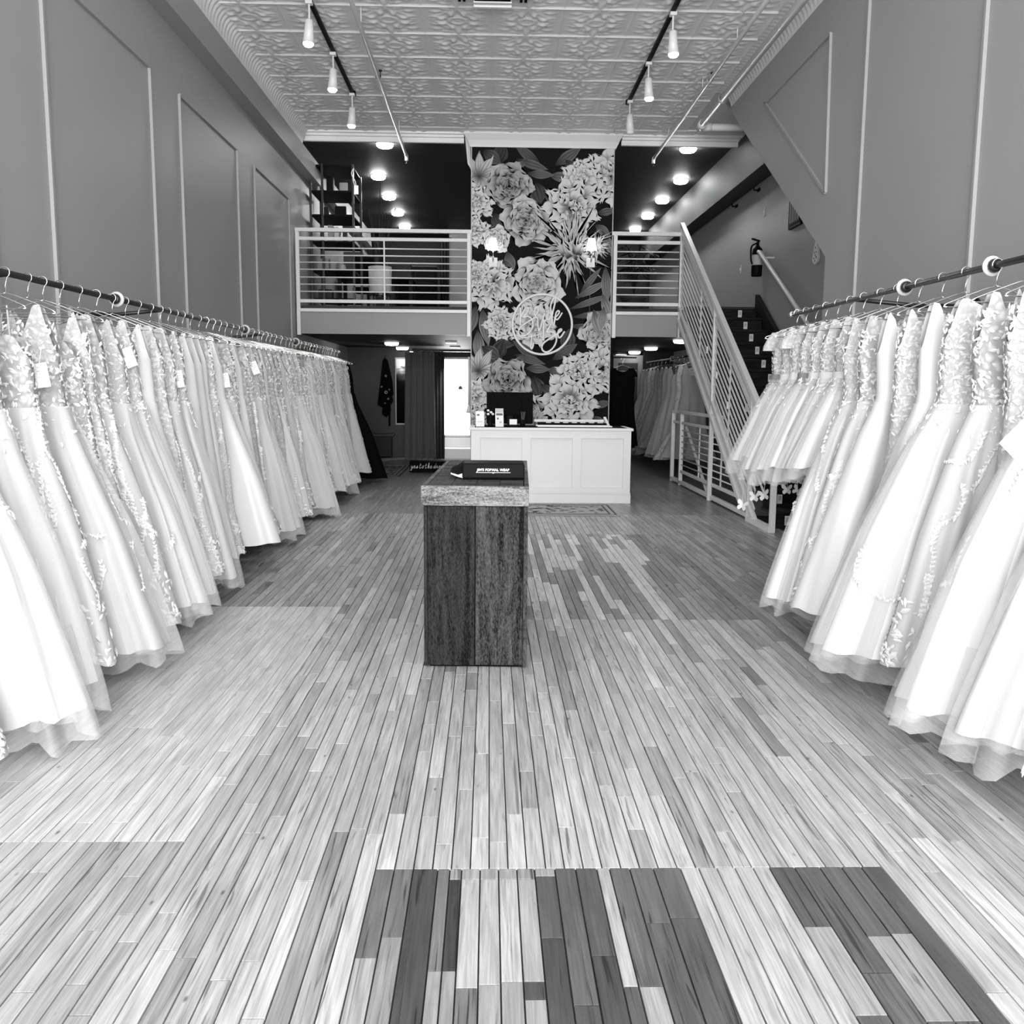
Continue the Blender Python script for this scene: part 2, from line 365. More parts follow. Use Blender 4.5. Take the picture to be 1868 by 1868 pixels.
# beam box and cove along the left wall
struct('trim_6', MB().box(XL, -2.47, YW, YB, 4.20, 4.47), 'wall', 'boxed beam running along the top of the wall')
def cove(name, x_out, z_out, x_in, z_in, y0, y1, label, rib=.085, amp=.012):
    ny = int((y1 - y0) / (rib / 6)); prof = 9
    ys = np.linspace(y0, y1, ny); t = np.linspace(0, 1, prof)
    px = x_out + (x_in - x_out) * (1 - np.cos(t * PI / 2)); pz = z_out + (z_in - z_out) * np.sin(t * PI / 2)
    Y, T = np.meshgrid(ys, t, indexing='ij')
    w = amp * np.abs(np.sin((Y + .05 * np.sin(T * 3)) * PI / rib)) * np.sin(T * PI)
    sgn = 1 if x_in > x_out else -1
    V = np.stack([px[None, :] + sgn * w * .7, Y, pz[None, :] - w * .7], -1).reshape(-1, 3)
    i, j = np.meshgrid(np.arange(ny - 1), np.arange(prof - 1), indexing='ij'); a = (i * prof + j).ravel()
    Fc = np.stack([a, a + 1, a + prof + 1, a + prof], -1)
    return tag(meshobj(name, V, Fc, 'tin', None, True), label, kind='structure')
cove('trim_7', -2.47, 4.47, -2.36, 4.655, 5.0, YF - .1, 'shell patterned tin cove above the boxed beam')
cove('trim_8', XR, 4.50, 2.57, 4.655, 5.0, 10.9, 'patterned tin cove along the wall above the stairs')
struct('trim_9', MB().box(3.33, XS, YF, YB, 4.03, ZC2).box(3.33, XS, 11.3, YF, 4.03, ZC2), 'ceil_dark', 'dark beam above the stairwell wall')

# wall panel mouldings
def moulding_frame(name, x, sgn, pts, label):
    root = thing(name, label, 'moulding', (x, pts[0][0], pts[0][1])); tag(root, kind='structure'); del root['category']
    n = len(pts)
    for i in range(n):
        a, b = pts[i], pts[(i + 1) % n]
        mb = MB(); xa = x + sgn * .012
        mb.bar((xa, a[0], a[1]), (xa, b[0], b[1]), .022, .022, up=(0, b[0] - a[0] and 0 or 1, 0) if abs(b[0] - a[0]) < 1e-6 else (0, 0, 1))
        mb.build('moulding_strip', 'wall', root)
    return root
k = 10
for y0, y1, nm in ((.9, 2.55, 'nearest the shop front'), (3.30, 5.03, 'second from the shop front'), (5.72, 7.45, 'third from the shop front'), (8.13, 9.90, 'fourth from the shop front'), (10.60, 12.36, 'next to the mezzanine')):
    moulding_frame('trim_%d' % k, XL, 1, [(y0, .45), (y1, .45), (y1, 3.71), (y0, 3.71)], 'tall rectangular wall panel moulding ' + nm); k += 1
moulding_frame('trim_%d' % k, XR, -1, [(7.68, 2.90), (7.75, 4.15), (9.50, 4.13)], 'triangular wall panel moulding above the stairs'); k += 1
moulding_frame('trim_%d' % k, XR, -1, [(5.29, .45), (6.95, .45), (6.98, 4.15), (5.31, 4.15)], 'rectangular wall panel moulding beside the triangular one'); k += 1
moulding_frame('trim_%d' % k, XR, -1, [(2.9, .45), (4.62, .45), (4.62, 4.15), (2.9, 4.15)], 'rectangular wall panel moulding above the nearer gowns'); k += 1

# ------------------------------------------------------------------ strip floor boards
PW = .0515
BASE_Y0, BASE_Y1 = .5, 9.4
cols = []
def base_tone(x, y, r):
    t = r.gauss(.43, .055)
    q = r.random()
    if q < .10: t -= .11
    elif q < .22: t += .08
    if y > 5.3: t *= .68      # darker tone for all boards past the relaid patches
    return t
def board_tone(xc, yc, r):
    # pale relaid patch beside the gowns
    if 2.5 < yc < 5.34 and xc < -.875: return r.gauss(.56, .025)
    # mixed patch before the counter
    if 5.05 < yc < 8.1 and .2 < xc < 1.53:
        q = r.random()
        if xc < 1.25: return r.uniform(.14, .22) if q < .45 else (r.uniform(.26, .34) if q < .65 else r.uniform(.46, .56))
        return r.uniform(.15, .30)
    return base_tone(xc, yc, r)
boards = []
FP = (-.3025, 1.088, 2.34)       # relaid oak patch at the front, given board by board: x edges and (from, to, tone)
front = [(-.3025, -.251, [(2.34, 1.95, 0.136), (1.95, .5, 0.336)]), (-.251, -.1995, [(2.34, 2.03, 0.150), (2.03, 1.62, 0.264), (1.62, .5, 0.136)]), (-.1995, -.133, [(2.34, 1.55, 0.058), (1.55, .5, 0.240)]),
         (-.133, -.10, [(2.34, 1.90, 0.177), (1.9, .5, 0.288)]), (-.10, -.068, [(2.34, 2.285, 0.336), (2.285, 1.90, 0.044), (1.9, .5, 0.288)]), (-.068, -.018, [(2.34, 2.285, 0.360), (2.285, 1.84, 0.432), (1.84, .5, 0.163)]),
         (-.018, .032, [(2.34, 2.285, 0.320), (2.285, 1.85, 0.400), (1.85, .5, 0.320)]), (.032, .082, [(2.34, 2.285, 0.336), (2.285, 1.86, 0.448), (1.86, .5, 0.264)]), (.082, .13, [(2.34, 2.285, 0.288), (2.285, 1.86, 0.336), (1.86, 1.8, 0.068), (1.8, .5, 0.320)]),
         (.13, .185, [(2.34, 2.30, 0.320), (2.30, 2.02, 0.095), (2.02, .5, 0.065)]), (.185, .242, [(2.34, 1.78, 0.102), (1.78, .5, 0.082)]), (.242, .30, [(2.34, 1.95, 0.088), (1.95, .5, 0.068)]), (.30, .335, [(2.34, 1.84, 0.400), (1.84, .5, 0.088)]),
         (.335, .39, [(2.34, 1.84, 0.116), (1.84, 1.5, 0.320), (1.5, .5, 0.109)]), (.39, .455, [(2.34, 2.08, 0.129), (2.08, .5, 0.095)]), (.455, .53, [(2.34, 2.10, 0.109), (2.10, .5, 0.088)]),
         (.53, .58, [(2.34, 1.6, 0.448), (1.6, .5, 0.400)]), (.58, .63, [(2.34, 1.4, 0.424), (1.4, .5, 0.400)]), (.63, .68, [(2.34, 1.7, 0.464), (1.7, .5, 0.400)]), (.68, .73, [(2.34, 1.5, 0.440), (1.5, .5, 0.400)]), (.73, .775, [(2.34, 1.66, 0.456), (1.66, .5, 0.400)]),
         (.775, .845, [(2.34, 2.06, 0.082), (2.06, 1.74, 0.336), (1.74, .5, 0.095)]), (.845, .915, [(2.34, 1.88, 0.088), (1.88, .5, 0.109)]), (.915, .975, [(2.34, 2.02, 0.095), (2.02, 1.72, 0.288), (1.72, .5, 0.102)]), (.975, 1.03, [(2.34, 2.03, 0.088), (2.03, 1.72, 0.272), (1.72, .5, 0.082)]), (1.03, 1.088, [(2.34, .5, 0.058)])]
_rf = random.Random(2)
for _a, _b, _l in front:
    for _y1, _y0, _t in _l: boards.append((_a, _b, _y0, _y1, _t, _rf.random()))
x = XL
ci = 0
rb = random.Random(21)
while x < XR - .001:
    x1 = min(x + PW, XR); xc = (x + x1) / 2
    forced = []
    if FP[0] < xc < FP[1]: forced.append(FP[2])
    if xc < -.875: forced += [2.5, 5.34]
    if .2 < xc < 1.53: forced += [5.05, 8.1]
    y = BASE_Y0 + rb.uniform(-.6, 0); brk = [BASE_Y0]
    while y < BASE_Y1:
        y += rb.choice((.25, .4, .55, .7, .9, 1.1, 1.3)) * rb.uniform(.85, 1.15)
        if BASE_Y0 + .1 < y < BASE_Y1 - .1: brk.append(y)
    brk = [b for b in brk if all(abs(b - f) > .1 for f in forced)] + forced + [BASE_Y1]
    brk = sorted(set(brk))
    for a, b in zip(brk[:-1], brk[1:]):
        if FP[0] < xc < FP[1] and b <= FP[2] + .001: continue
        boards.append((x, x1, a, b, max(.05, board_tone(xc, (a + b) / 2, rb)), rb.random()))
    x = x1; ci += 1
def board_wear(b):
    x0, x1, y0, y1, t, s = b
    if y0 > 2.45 and y1 < 5.36 and x1 < -.86: return .15
    return 1.3 if t < .3 else (.55 if s < .55 else 1.0)
def board_geo(b, i0=0):
    x0, x1, y0, y1, t, s = b; g = .0014; bv = .0007
    if y0 > 2.5 and y1 < 5.35 and x1 < -.87: g = .0003
    vs = [(x0 + g, y0 + g, -.006), (x1 - g, y0 + g, -.006), (x1 - g, y1 - g, -.006), (x0 + g, y1 - g, -.006),
          (x0 + g + bv, y0 + g + bv, 0), (x1 - g - bv, y0 + g + bv, 0), (x1 - g - bv, y1 - g - bv, 0), (x0 + g + bv, y1 - g - bv, 0)]
    fs = [[4, 5, 6, 7], [0, 1, 5, 4], [1, 2, 6, 5], [2, 3, 7, 6], [3, 0, 4, 7]]
    return vs, [[q + i0 for q in f] for f in fs]
def visible_size(b):
    x0, x1, y0, y1, t, s = b; xc = (x0 + x1) / 2; y0 = max(y0, 1.72)
    if y1 < 1.75: return 0
    yc = (y0 + y1) / 2
    if not (-1.5 < xc < 1.55): return 0
    if abs((xc - .05) / yc) > .575: return 0
    return (x1 - x0) * (y1 - y0) / yc ** 3
order = sorted(range(len(boards)), key=lambda i: -visible_size(boards[i]))
near = set(order[:300])
for i in order[:300]:
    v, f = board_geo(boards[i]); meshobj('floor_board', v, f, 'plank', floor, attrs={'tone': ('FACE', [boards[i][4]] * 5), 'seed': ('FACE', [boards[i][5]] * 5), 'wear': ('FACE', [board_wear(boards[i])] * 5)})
V, Fc, T, S, W_ = [], [], [], [], []
for i, b in enumerate(boards):
    if i in near: continue
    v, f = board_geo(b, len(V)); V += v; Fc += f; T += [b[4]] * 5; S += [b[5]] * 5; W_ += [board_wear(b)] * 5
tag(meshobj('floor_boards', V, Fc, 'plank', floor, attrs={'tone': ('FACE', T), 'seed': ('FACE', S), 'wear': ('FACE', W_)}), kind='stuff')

# ------------------------------------------------------------------ pressed tin ceiling tiles
TW, TD = .638, .634
def tin_tile():
    n = 40; u = np.linspace(-1, 1, n + 1); U, Vv = np.meshgrid(u, u, indexing='ij')
    h = np.zeros_like(U)
    def ridge(d, w): return np.exp(-(d / w) ** 2)
    for cx_, cy_ in ((-1, -1), (1, -1), (-1, 1), (1, 1)):
        d = np.hypot(U - cx_, Vv - cy_); h += .6 * ridge(d - .98, .07) + .5 * ridge(d - .80, .05)
    d0 = np.hypot(U, Vv); h += .8 * ridge(d0 - .22, .07) + .6 * ridge(d0, .09)
    for k_ in range(8):
        a = k_ * PI / 4 + PI / 8; cu, cv = .52 * math.cos(a), .52 * math.sin(a)
        du = (U - cu) * math.cos(a) + (Vv - cv) * math.sin(a); dv = -(U - cu) * math.sin(a) + (Vv - cv) * math.cos(a)
        h += .9 * np.exp(-(du / .16) ** 2 - (dv / .07) ** 2)
    for sx in (-1, 1):
        for sy in (-1, 1):
            h += .8 * np.exp(-((U - sx * .62) / .14) ** 2 - ((Vv - sy * .62) / .05) ** 2) + .7 * np.exp(-((U - sx * .36) / .12) ** 2 - ((Vv - sy * .82) / .05) ** 2)
    flat = np.clip((np.abs(U) - .80) * 6 + .9 - np.abs(Vv) * 1.1, 0, 1); h *= (1 - flat)
    h = np.minimum(h, 1.2)
    edge = np.maximum(np.abs(U), np.abs(Vv)); h *= np.clip((1 - edge) * 12, 0, 1)
    bead = np.exp(-((1 - np.abs(Vv)) / .035) ** 2) + .35 * np.exp(-((1 - np.abs(U)) / .03) ** 2)
    z = -.016 * h - .014 * np.minimum(bead, 1.1)
    P = np.stack([U * TW / 2, Vv * TD / 2, z], -1).reshape(-1, 3)
    i, j = np.meshgrid(np.arange(n), np.arange(n), indexing='ij'); a = (i * (n + 1) + j).ravel()
    Fq = np.stack([a, a + 1, a + n + 2, a + n + 1], -1)
    me = bpy.data.meshes.new('ceiling_tile'); me.from_pydata(P.tolist(), [], Fq.tolist()); me.materials.append(M['tin'])
    me.polygons.foreach_set('use_smooth', [True] * len(me.polygons)); me.update(); return me
tile_me = tin_tile()
ceil_o = bpy.data.objects['ceiling']
for ix in range(-4, 5):
    for iy in range(-5, 7):
        xa = .0154 + ix * TW; ya = 8.64 + iy * TD
        xc, yc = xa + TW / 2, ya + TD / 2
        if xc - TW / 2 < -2.56 or xc + TW / 2 > 2.62 + .3: continue
        o = bpy.data.objects.new('ceiling_tile', tile_me); o.location = (xc, yc, ZC); link(o, ceil_o)
struct('trim_19', MB().box(-2.40, 2.70, 12.46, YF - .1, ZC - .004, ZC + .02), 'tin', 'plain tin border strip at the rear of the tile ceiling')

# ------------------------------------------------------------------ pipes, track lights, ceiling vent
def sprinkler(name, x, yend, label, r=.021, z=4.5, hangers=(), coll=None, y0=3.0):
    t = thing(name, label, 'pipe', (x, yend, z))
    MB().tube([(x, y0, z), (x, yend, z)], r, 12).build('pipe', 'pipe_white', t, True)
    e = MB(); e.tube([(x, yend - .05, z), (x, yend + .005, z), (x, yend + .02, z - .02), (x, yend + .02, z - .06)], r * 1.2, 10); e.build('elbow', 'pipe_white', t, True)
    MB().lathe([(.0, -.10), (.022, -.10), (.022, -.095), (.008, -.09), (.008, -.06), (.014, -.06)], (x, yend + .02, z), 12).build('sprinkler_head', 'black_iron', t)
    for y in hangers: MB().tube([(x + .012, y, z), (x + .012, y, ZC)], .005, 6).build('hanger_rod', 'pipe_white', t)
    if coll:
        MB().lathe([(r * 1.5, -.03), (r * 1.6, 0), (r * 1.5, .03)], (x, coll, z), 14, 'y').build('collar', 'pipe_white', t, True)
        v = MB(); v.tube([(x + .02, coll, z), (x + .02, coll, z + .06)], .006, 6); v.lathe([(0, .075), (.018, .075), (.018, .06), (.006, .06)], (x + .02, coll, z), 8); v.build('valve', 'black_iron', t)
    return t
sprinkler('sprinkler_pipe', -1.17, 13.36, 'thin painted sprinkler pipe above the long mezzanine railing', hangers=(8.7, 12.2), coll=10.1)
sprinkler('sprinkler_pipe', 2.29, 13.3, 'thin painted sprinkler pipe next to the thick pipe', hangers=(9.0, 10.4, 12.3), coll=10.0)
t = thing('water_pipe', 'thick painted pipe turning into the stairwell wall', 'pipe', (2.58, 11.7, 4.5))
MB().tube([(2.58, 3, 4.5), (2.58, 11.66, 4.5)], .042, 14).build('pipe', 'pipe_white', t, True)
MB().tube([(2.58, 11.55, 4.5), (2.58, 11.66, 4.5), (2.60, 11.70, 4.5), (2.66, 11.72, 4.5), (2.72, 11.72, 4.5)], .052, 14).build('elbow', 'pipe_white', t, True)
MB().tube([(2.7, 11.72, 4.5), (XS, 11.72, 4.5)], .042, 14).build('branch', 'pipe_white', t, True)
MB().lathe([(.05, -.03), (.056, 0), (.05, .03)], (2.58, 10.6, 4.5), 14, 'y').build('collar', 'pipe_white', t, True)

def track(x, heads, label, side, y1):
    t = thing('track_rail', label, 'track light', (x, heads[0], ZC), 'black ceiling tracks')
    MB().bbox(x - .018, x + .018, 6.2, y1, ZC - .055, ZC - .02, .003).build('track', 'black', t)
    MB().box(x - .03, x + .03, y1, y1 + .05, ZC - .06, ZC - .012).build('end_cap', 'black', t)
    names = {0: 'nearest', 1: 'second', 2: 'third', 3: 'farthest'}
    for i, y in enumerate(heads):
        nm = names[i] if i < len(heads) - 1 else 'farthest'
        h = thing('spot_lamp', 'white cylinder spot lamp, %s on the track over the %s gowns' % (nm, side), 'lamp', (x, y, ZC - .4), 'track spot lamps')
        MB().bbox(x - .03, x + .03, y - .03, y + .03, ZC - .085, ZC - .055, .004).build('mount', 'trim_white', h)
        MB().tube([(x, y, ZC - .085), (x, y, ZC - .22)], .008, 8).build('stem', 'trim_white', h)
        tilt = .012 * (1 if x > 0 else -1)
        MB().tube([(x, y, ZC - .20), (x + tilt * .2, y, ZC - .215), (x + tilt * .4, y, ZC - .30), (x + tilt, y, ZC - .40)], [.012, .036, .04, .05], 16).build('shade', 'trim_white', h, True)
        unlit = (x > 0 and i == len(heads) - 1)
        b = MB(); b.lathe([(.045, .0), (.047, -.008), (.035, -.025), (.0, -.032)], (x + tilt, y, ZC - .40), 16)
        b.build('bulb', 'paper' if unlit else 'lamp', h, True)
        if not unlit:
            l = bpy.data.lights.new('spot_beam', 'SPOT'); l.energy = 60; l.spot_size = 1.5; l.spot_blend = .8; l.shadow_soft_size = .05
            lo = bpy.data.objects.new('spot_beam', l); lo.location = Vector((x + tilt, y, ZC - .45)) - wloc(h); lo.rotation_euler = (0, .35 * (1 if x > 0 else -1), 0); link(lo, h)
track(-1.57, [7.2, 8.45, 9.68, 10.96], 'black light track over the left hand gowns', 'left', 11.0)
track(1.61, [7.3, 8.55, 9.80, 11.05], 'black light track over the right hand gowns', 'right', 11.15)

t = thing('air_vent', 'square ceiling vent with dark louvre openings', 'vent', (.02, 8.1, ZC))
MB().bbox(-.32, .36, 7.6, 8.36, ZC - .05, ZC - .012, .006).build('frame', 'tin', t)
MB().box(-.14, .17, 7.7, 8.42, ZC - .054, ZC - .05).build('opening', 'matte_black', t)
for i in range(4): MB().bar((-.15, 8.02 + i * .12, ZC - .07), (.18, 8.02 + i * .12, ZC - .07), .03, .012).build('louvre', 'trim_white', t)
MB().bbox(-.15, .18, 8.42, 8.46, ZC - .09, ZC - .012, .004).build('lip', 'trim_white', t)
for xx in (-.27, -.23, .26, .30): MB().box(xx - .012, xx + .012, 7.8, 8.40, ZC - .058, ZC - .05).build('slot', 'matte_black', t)

# ------------------------------------------------------------------ recessed lights
def downlight(x, y, z, label, group, glow='lamp'):
    t = thing('recessed_light', label, 'light', (x, y, z), group)
    MB().lathe([(.125, 0), (.125, -.008), (.105, -.012), (.10, -.004)], (x, y, z), 24).build('trim_ring', 'trim_white', t, True)
    MB().lathe([(.112, -.006), (.112, -.035), (.09, -.055), (.0, -.062)], (x, y, z), 24).build('lens', glow, t, True)
for i, y in enumerate((13.1, 15.03, 16.6, 18.1, 19.6)):
    w = ('nearest', 'second', 'third', 'fourth', 'farthest')[i]
    downlight(-1.44 if i == 0 else -1.76, y, ZC2, 'round recessed light over the snake plant side of the mezzanine, %s of five' % w, 'mezzanine ceiling lights', 'lamp_bright')
    downlight(2.73 if i == 0 else 3.03, y, ZC2, 'round recessed light over the potted palm side of the mezzanine, %s of five' % w, 'mezzanine ceiling lights', 'lamp_bright')
for i, y in enumerate((15.08, 16.9, 18.7, 20.3)):
    w = ('nearest', 'second', 'third', 'farthest')[i]
    downlight(-1.58, y, ZM0, 'round light below the mezzanine toward the grey curtain, %s of four' % w, 'lights below the mezzanine', 'lamp_dim')
for i, y in enumerate((13.5, 16.0, 17.8, 19.6)):
    w = ('nearest', 'second', 'third', 'farthest')[i]
    downlight(2.80, y, ZM0, 'round light below the mezzanine above the rear gown rail, %s of four' % w, 'lights below the mezzanine', 'lamp_dim')

# ------------------------------------------------------------------ floral wallpaper mural
AX, BX, AZ, BZ = .007415, -.271 - 857 * .007415, -.00724, 4.481 + 268 * .00724
def mx(px): return AX * px + BX
def mz(py): return AZ * py + BZ
mural = thing('wallpaper_mural', 'black wallpaper mural of large pale roses and peonies behind the counter', 'wallpaper', (.7, YF - .04, 0))
YM = YF - .043
pl = MB().box(CX0 + .005, CX1 - .005, YM, YM + .001, .02, 4.475)
meshobj('background', pl.v, pl.f, 'print', mural, attrs={'ink': ('FACE', [.012] * 6)})
MB().box(CX0 - .004, CX0 + .008, YM - .004, YM + .002, .02, 4.475).build('edge_strip', 'pipe_paint', mural)
MB().box(CX1 - .008, CX1 + .004, YM - .004, YM + .002, .02, 4.475).build('edge_strip', 'pipe_paint', mural)
class Ink:
    depth = 0
    def __init__(s): s.v = []; s.f = []; s.c = []
    def petal(s, x, y, ang, ln, wd, lo, hi, rs, pointed=0., ruffle=.06, streak=.12, rim=.55, curl=0., cup=.0, k0=0., k1=.55):
        """petal from base (x,y) px towards ang (px frame, y down)"""
        nu, nw = 9, 9; Ink.depth += 1; yy = YM - .0005 - Ink.depth * 2.2e-5
        n0 = len(s.v); ph = rs.uniform(0, 6); ph2 = rs.uniform(0, 6); fr = rs.uniform(5, 9)
        for i in range(nu + 1):
            u = i / nu
            w = wd * (math.sqrt(max(0, 1 - ((u - .6) / .425) ** 2)) if u > .6 else .3 + .7 * math.sin(PI / 2 * u / .6))
            if pointed > .5: w = wd * math.sin(PI * (u * .96 + .02)) ** (1.1)
            for j in range(nw + 1):
                q = j / nw * 2 - 1
                uu = u + ruffle * math.sin(q * fr + ph) * u - .18 * (1 - pointed) * q * q * u + curl * q * u
                lx = ln * uu; ly = w * q + curl * ln * .5 * u * u
                px = x + math.cos(ang) * lx - math.sin(ang) * ly; py = y + math.sin(ang) * lx + math.cos(ang) * ly
                wx = min(max(mx(px), CX0 + .006), CX1 - .006); wz = min(max(mz(py), .03), 4.474)
                s.v.append((wx, yy, wz))
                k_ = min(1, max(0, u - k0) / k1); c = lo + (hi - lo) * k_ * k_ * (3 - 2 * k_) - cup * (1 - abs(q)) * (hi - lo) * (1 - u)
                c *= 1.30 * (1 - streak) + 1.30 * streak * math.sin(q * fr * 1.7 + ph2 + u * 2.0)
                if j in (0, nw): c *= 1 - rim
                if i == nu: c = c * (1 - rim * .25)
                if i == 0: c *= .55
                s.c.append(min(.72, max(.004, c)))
        for i in range(nu):
            for j in range(nw):
                a = n0 + i * (nw + 1) + j; s.f.append([a, a + 1, a + nw + 2, a + nw + 1])
    def done(s, name): return meshobj(name, s.v, s.f, 'print', mural, attrs={'ink': ('POINT', s.c)})
def rose(cx_, cy_, R, hi, lo, seed, name='rose', tilt=0.):
    rs = random.Random(seed); k_ = Ink()
    for ring, (n, d, ln, wd) in enumerate(((5, .22, .80, .52), (5, .16, .68, .46), (5, .12, .56, .38), (4, .08, .46, .33), (4, .05, .36, .27), (4, .03, .27, .2), (3, .01, .19, .15), (3, 0, .11, .1))):
        a0 = rs.uniform(0, 6)
        for i in range(n):
            a = a0 + i * 2 * PI / n + rs.uniform(-.15, .15); f = rs.uniform(.9, 1.08)
            k_.petal(cx_ + math.cos(a) * d * R, cy_ + math.sin(a) * d * R, a, ln * R * f, wd * R, lo * .6, hi * rs.uniform(.8, 1.05) * (1 - .05 * ring), rs, ruffle=.03, streak=.10, rim=.85, cup=.2, k0=.30, k1=.55, curl=rs.uniform(-.15, .15))
    return k_.done(name)
def peony(cx_, cy_, R, hi, lo, seed, name='peony', dirn=None):
    rs = random.Random(seed); k_ = Ink()
    for n, d, ln, wd in ((10, .45, .58, .25), (8, .28, .58, .28), (7, .14, .5, .25)):
        a0 = rs.uniform(0, 6)
        for i in range(n):
            a = a0 + i * 2 * PI / n + rs.uniform(-.2, .2); f = rs.uniform(.8, 1.15)
            k_.petal(cx_ + math.cos(a) * d * R, cy_ + math.sin(a) * d * R, a, ln * R * f, wd * R, lo * .8, hi * rs.uniform(.9, 1.08), rs, ruffle=.1, streak=.08, rim=.6, k0=.12, k1=.6)
    for i in range(16):
        a = rs.uniform(0, 2 * PI); d = rs.uniform(0, .38) ** .8 * R * .75; b = rs.uniform(0, 6)
        k_.petal(cx_ + math.cos(a) * d, cy_ + math.sin(a) * d, b, rs.uniform(.16, .32) * R, rs.uniform(.07, .13) * R, lo, hi * rs.uniform(.85, 1.1), rs, ruffle=.15, rim=.8, curl=rs.uniform(-.3, .3))
    return k_.done(name)
def mum(cx_, cy_, R, hi, lo, seed):
    rs = random.Random(seed); k_ = Ink()
    for n, d, ln, wd in ((22, .18, .82, .05), (20, .12, .66, .05), (18, .08, .5, .05), (14, .04, .38, .05)):
        for i in range(n):
            a = i * 2 * PI / n + rs.uniform(-.12, .12)
            k_.petal(cx_ + math.cos(a) * d * R, cy_ + math.sin(a) * d * R, a, ln * R * rs.uniform(.75, 1.08), wd * R, lo, hi * rs.uniform(.8, 1.1), rs, ruffle=.1, rim=.85, streak=.1, curl=rs.uniform(-.35, .35))
    for i in range(18):
        b = rs.uniform(-.9, .9) - PI / 2
        k_.petal(cx_ + rs.uniform(-.22, .22) * R, cy_ + .05 * R + rs.uniform(-.05, .2) * R, b, .45 * R, .06 * R, lo, hi, rs, ruffle=.05, rim=.85, curl=rs.uniform(-.4, .4))
    return k_.done('chrysanthemum')
def lily(cx_, cy_, R, hi, lo, seed):
    rs = random.Random(seed); k_ = Ink()
    for i in range(7):
        a = -PI / 2 + (i - 3) * .62 + rs.uniform(-.1, .1)
        k_.petal(cx_, cy_, a, R * rs.uniform(.85, 1.1), R * .2, lo, hi, rs, pointed=1, streak=.28, rim=.6, curl=rs.uniform(-.2, .2))
    for i in range(4):
        a = PI / 2 + (i - 1.5) * .6
        k_.petal(cx_, cy_, a, R * .6, R * .17, lo, hi * .85, rs, pointed=1, streak=.2, rim=.6)
    return k_.done('lily')
def leafs(lst, seed):
    rs = random.Random(seed)
    for x_, y_, a, ln, wd, c in lst: k_ = Ink(); k_.petal(x_, y_, a, ln, wd, c * .35, c, rs, pointed=1, streak=.3, rim=-.9, ruffle=.02); k_.done('leaf')
def motif(dy, seed, top=True):
    s = seed
    leafs([(905, 300 + dy, -1.2, 40, 14, .05), (985, 300 + dy, -2.5, 60, 9, .10), (1000, 318 + dy, .1, 42, 9, .16), (960, 315 + dy, .05, 48, 8, .13), (940, 290 + dy, .3, 60, 8, .12),
           (975, 330 + dy, 1.3, 40, 16, .07), (990, 345 + dy, .7, 42, 10, .1), (1010, 300 + dy, -.6, 55, 10, .12), (880, 275 + dy, .6, 40, 12, .09), (1030, 290 + dy, .9, 34, 12, .1),
           (915, 410 + dy, 2.5, 38, 12, .10), (900, 385 + dy, 1.2, 34, 10, .07), (1088, 385 + dy, -.2, 34, 7, .12), (1085, 405 + dy, .6, 34, 8, .14), (1098, 415 + dy, 1.1, 60, 9, .2), (960, 290 + dy, 2.4, 50, 7, .2)], s + 1)
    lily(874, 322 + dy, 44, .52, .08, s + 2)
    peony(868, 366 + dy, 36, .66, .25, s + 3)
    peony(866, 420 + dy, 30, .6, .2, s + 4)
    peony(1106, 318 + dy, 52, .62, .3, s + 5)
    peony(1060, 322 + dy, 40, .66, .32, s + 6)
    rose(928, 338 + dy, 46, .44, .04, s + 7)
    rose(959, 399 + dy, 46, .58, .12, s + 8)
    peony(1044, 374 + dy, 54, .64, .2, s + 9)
motif(0, 100)
mum(1042, 452, 78, .50, .03, 31); mum(1088, 446, 30, .62, .15, 32)
rose(906, 434, 27, .66, .3, 33, 'rose_bud')
leafs([(925, 455, 1.3, 40, 10, .15), (915, 470, .9, 36, 9, .12), (1050, 540, -.5, 70, 7, .2), (1040, 560, -.35, 80, 6, .16), (1045, 575, -.15, 75, 6, .14), (1060, 530, -.9, 60, 6, .16), (1040, 590, .1, 60, 6, .12), (1105, 480, 1.5, 70, 9, .2), (1100, 530, 1.2, 60, 10, .3),
       (870, 555, 1.9, 60, 12, .16), (880, 560, 1.4, 70, 11, .2), (872, 600, 1.5, 60, 11, .22), (900, 610, .3, 48, 18, .07), (930, 620, -.2, 45, 16, .06), (1035, 640, -1.4, 45, 14, .08), (890, 630, 1.0, 45, 15, .08), (1060, 610, .2, 40, 6, .1)], 34)
peony(897, 514, 50, .62, .2, 35); peony(868, 500, 30, .6, .25, 36)
rose(980, 512, 52, .68, .36, 37); peony(975, 588, 46, .62, .25, 38); peony(915, 588, 34, .62, .25, 39)
rose(1096, 604, 42, .66, .28, 40)
motif(355, 200)
leafs([(1085, 560, 1.3, 50, 10, .3), (1104, 555, 1.7, 44, 9, .3)], 41)

# ring sign with script lettering on the mural
sign = thing('round_sign', 'white ring sign with looping script lettering on the floral column', 'sign', (.736, YM - .04, 1.78))
def pz(zx, zy): return (mx(920 + zx / 13.343), YM - .035, mz(520 + zy / 13.343))
ring = MB(); ring.tube([(mx(990.8) + .405 * math.cos(a), YM - .035, mz(588.6) + .402 * math.sin(a)) for a in np.linspace(0, 2 * PI, 64, endpoint=False)], .0165, 8, close=True); ring.build('ring', 'sign_white', sign, True)
def smooth_path(pts, n=6):
    P = [Vector(p) for p in pts]; out = []
    for i in range(len(P) - 1):
        a, b, c, d = P[max(i - 1, 0)], P[i], P[i + 1], P[min(i + 2, len(P) - 1)]
        for q in range(n):
            t_ = q / n; out.append(.5 * ((2 * b) + (c - a) * t_ + (2 * a - 5 * b + 4 * c - d) * t_ ** 2 + (3 * b - a - 3 * c + d) * t_ ** 3))
    out.append(P[-1]); return out
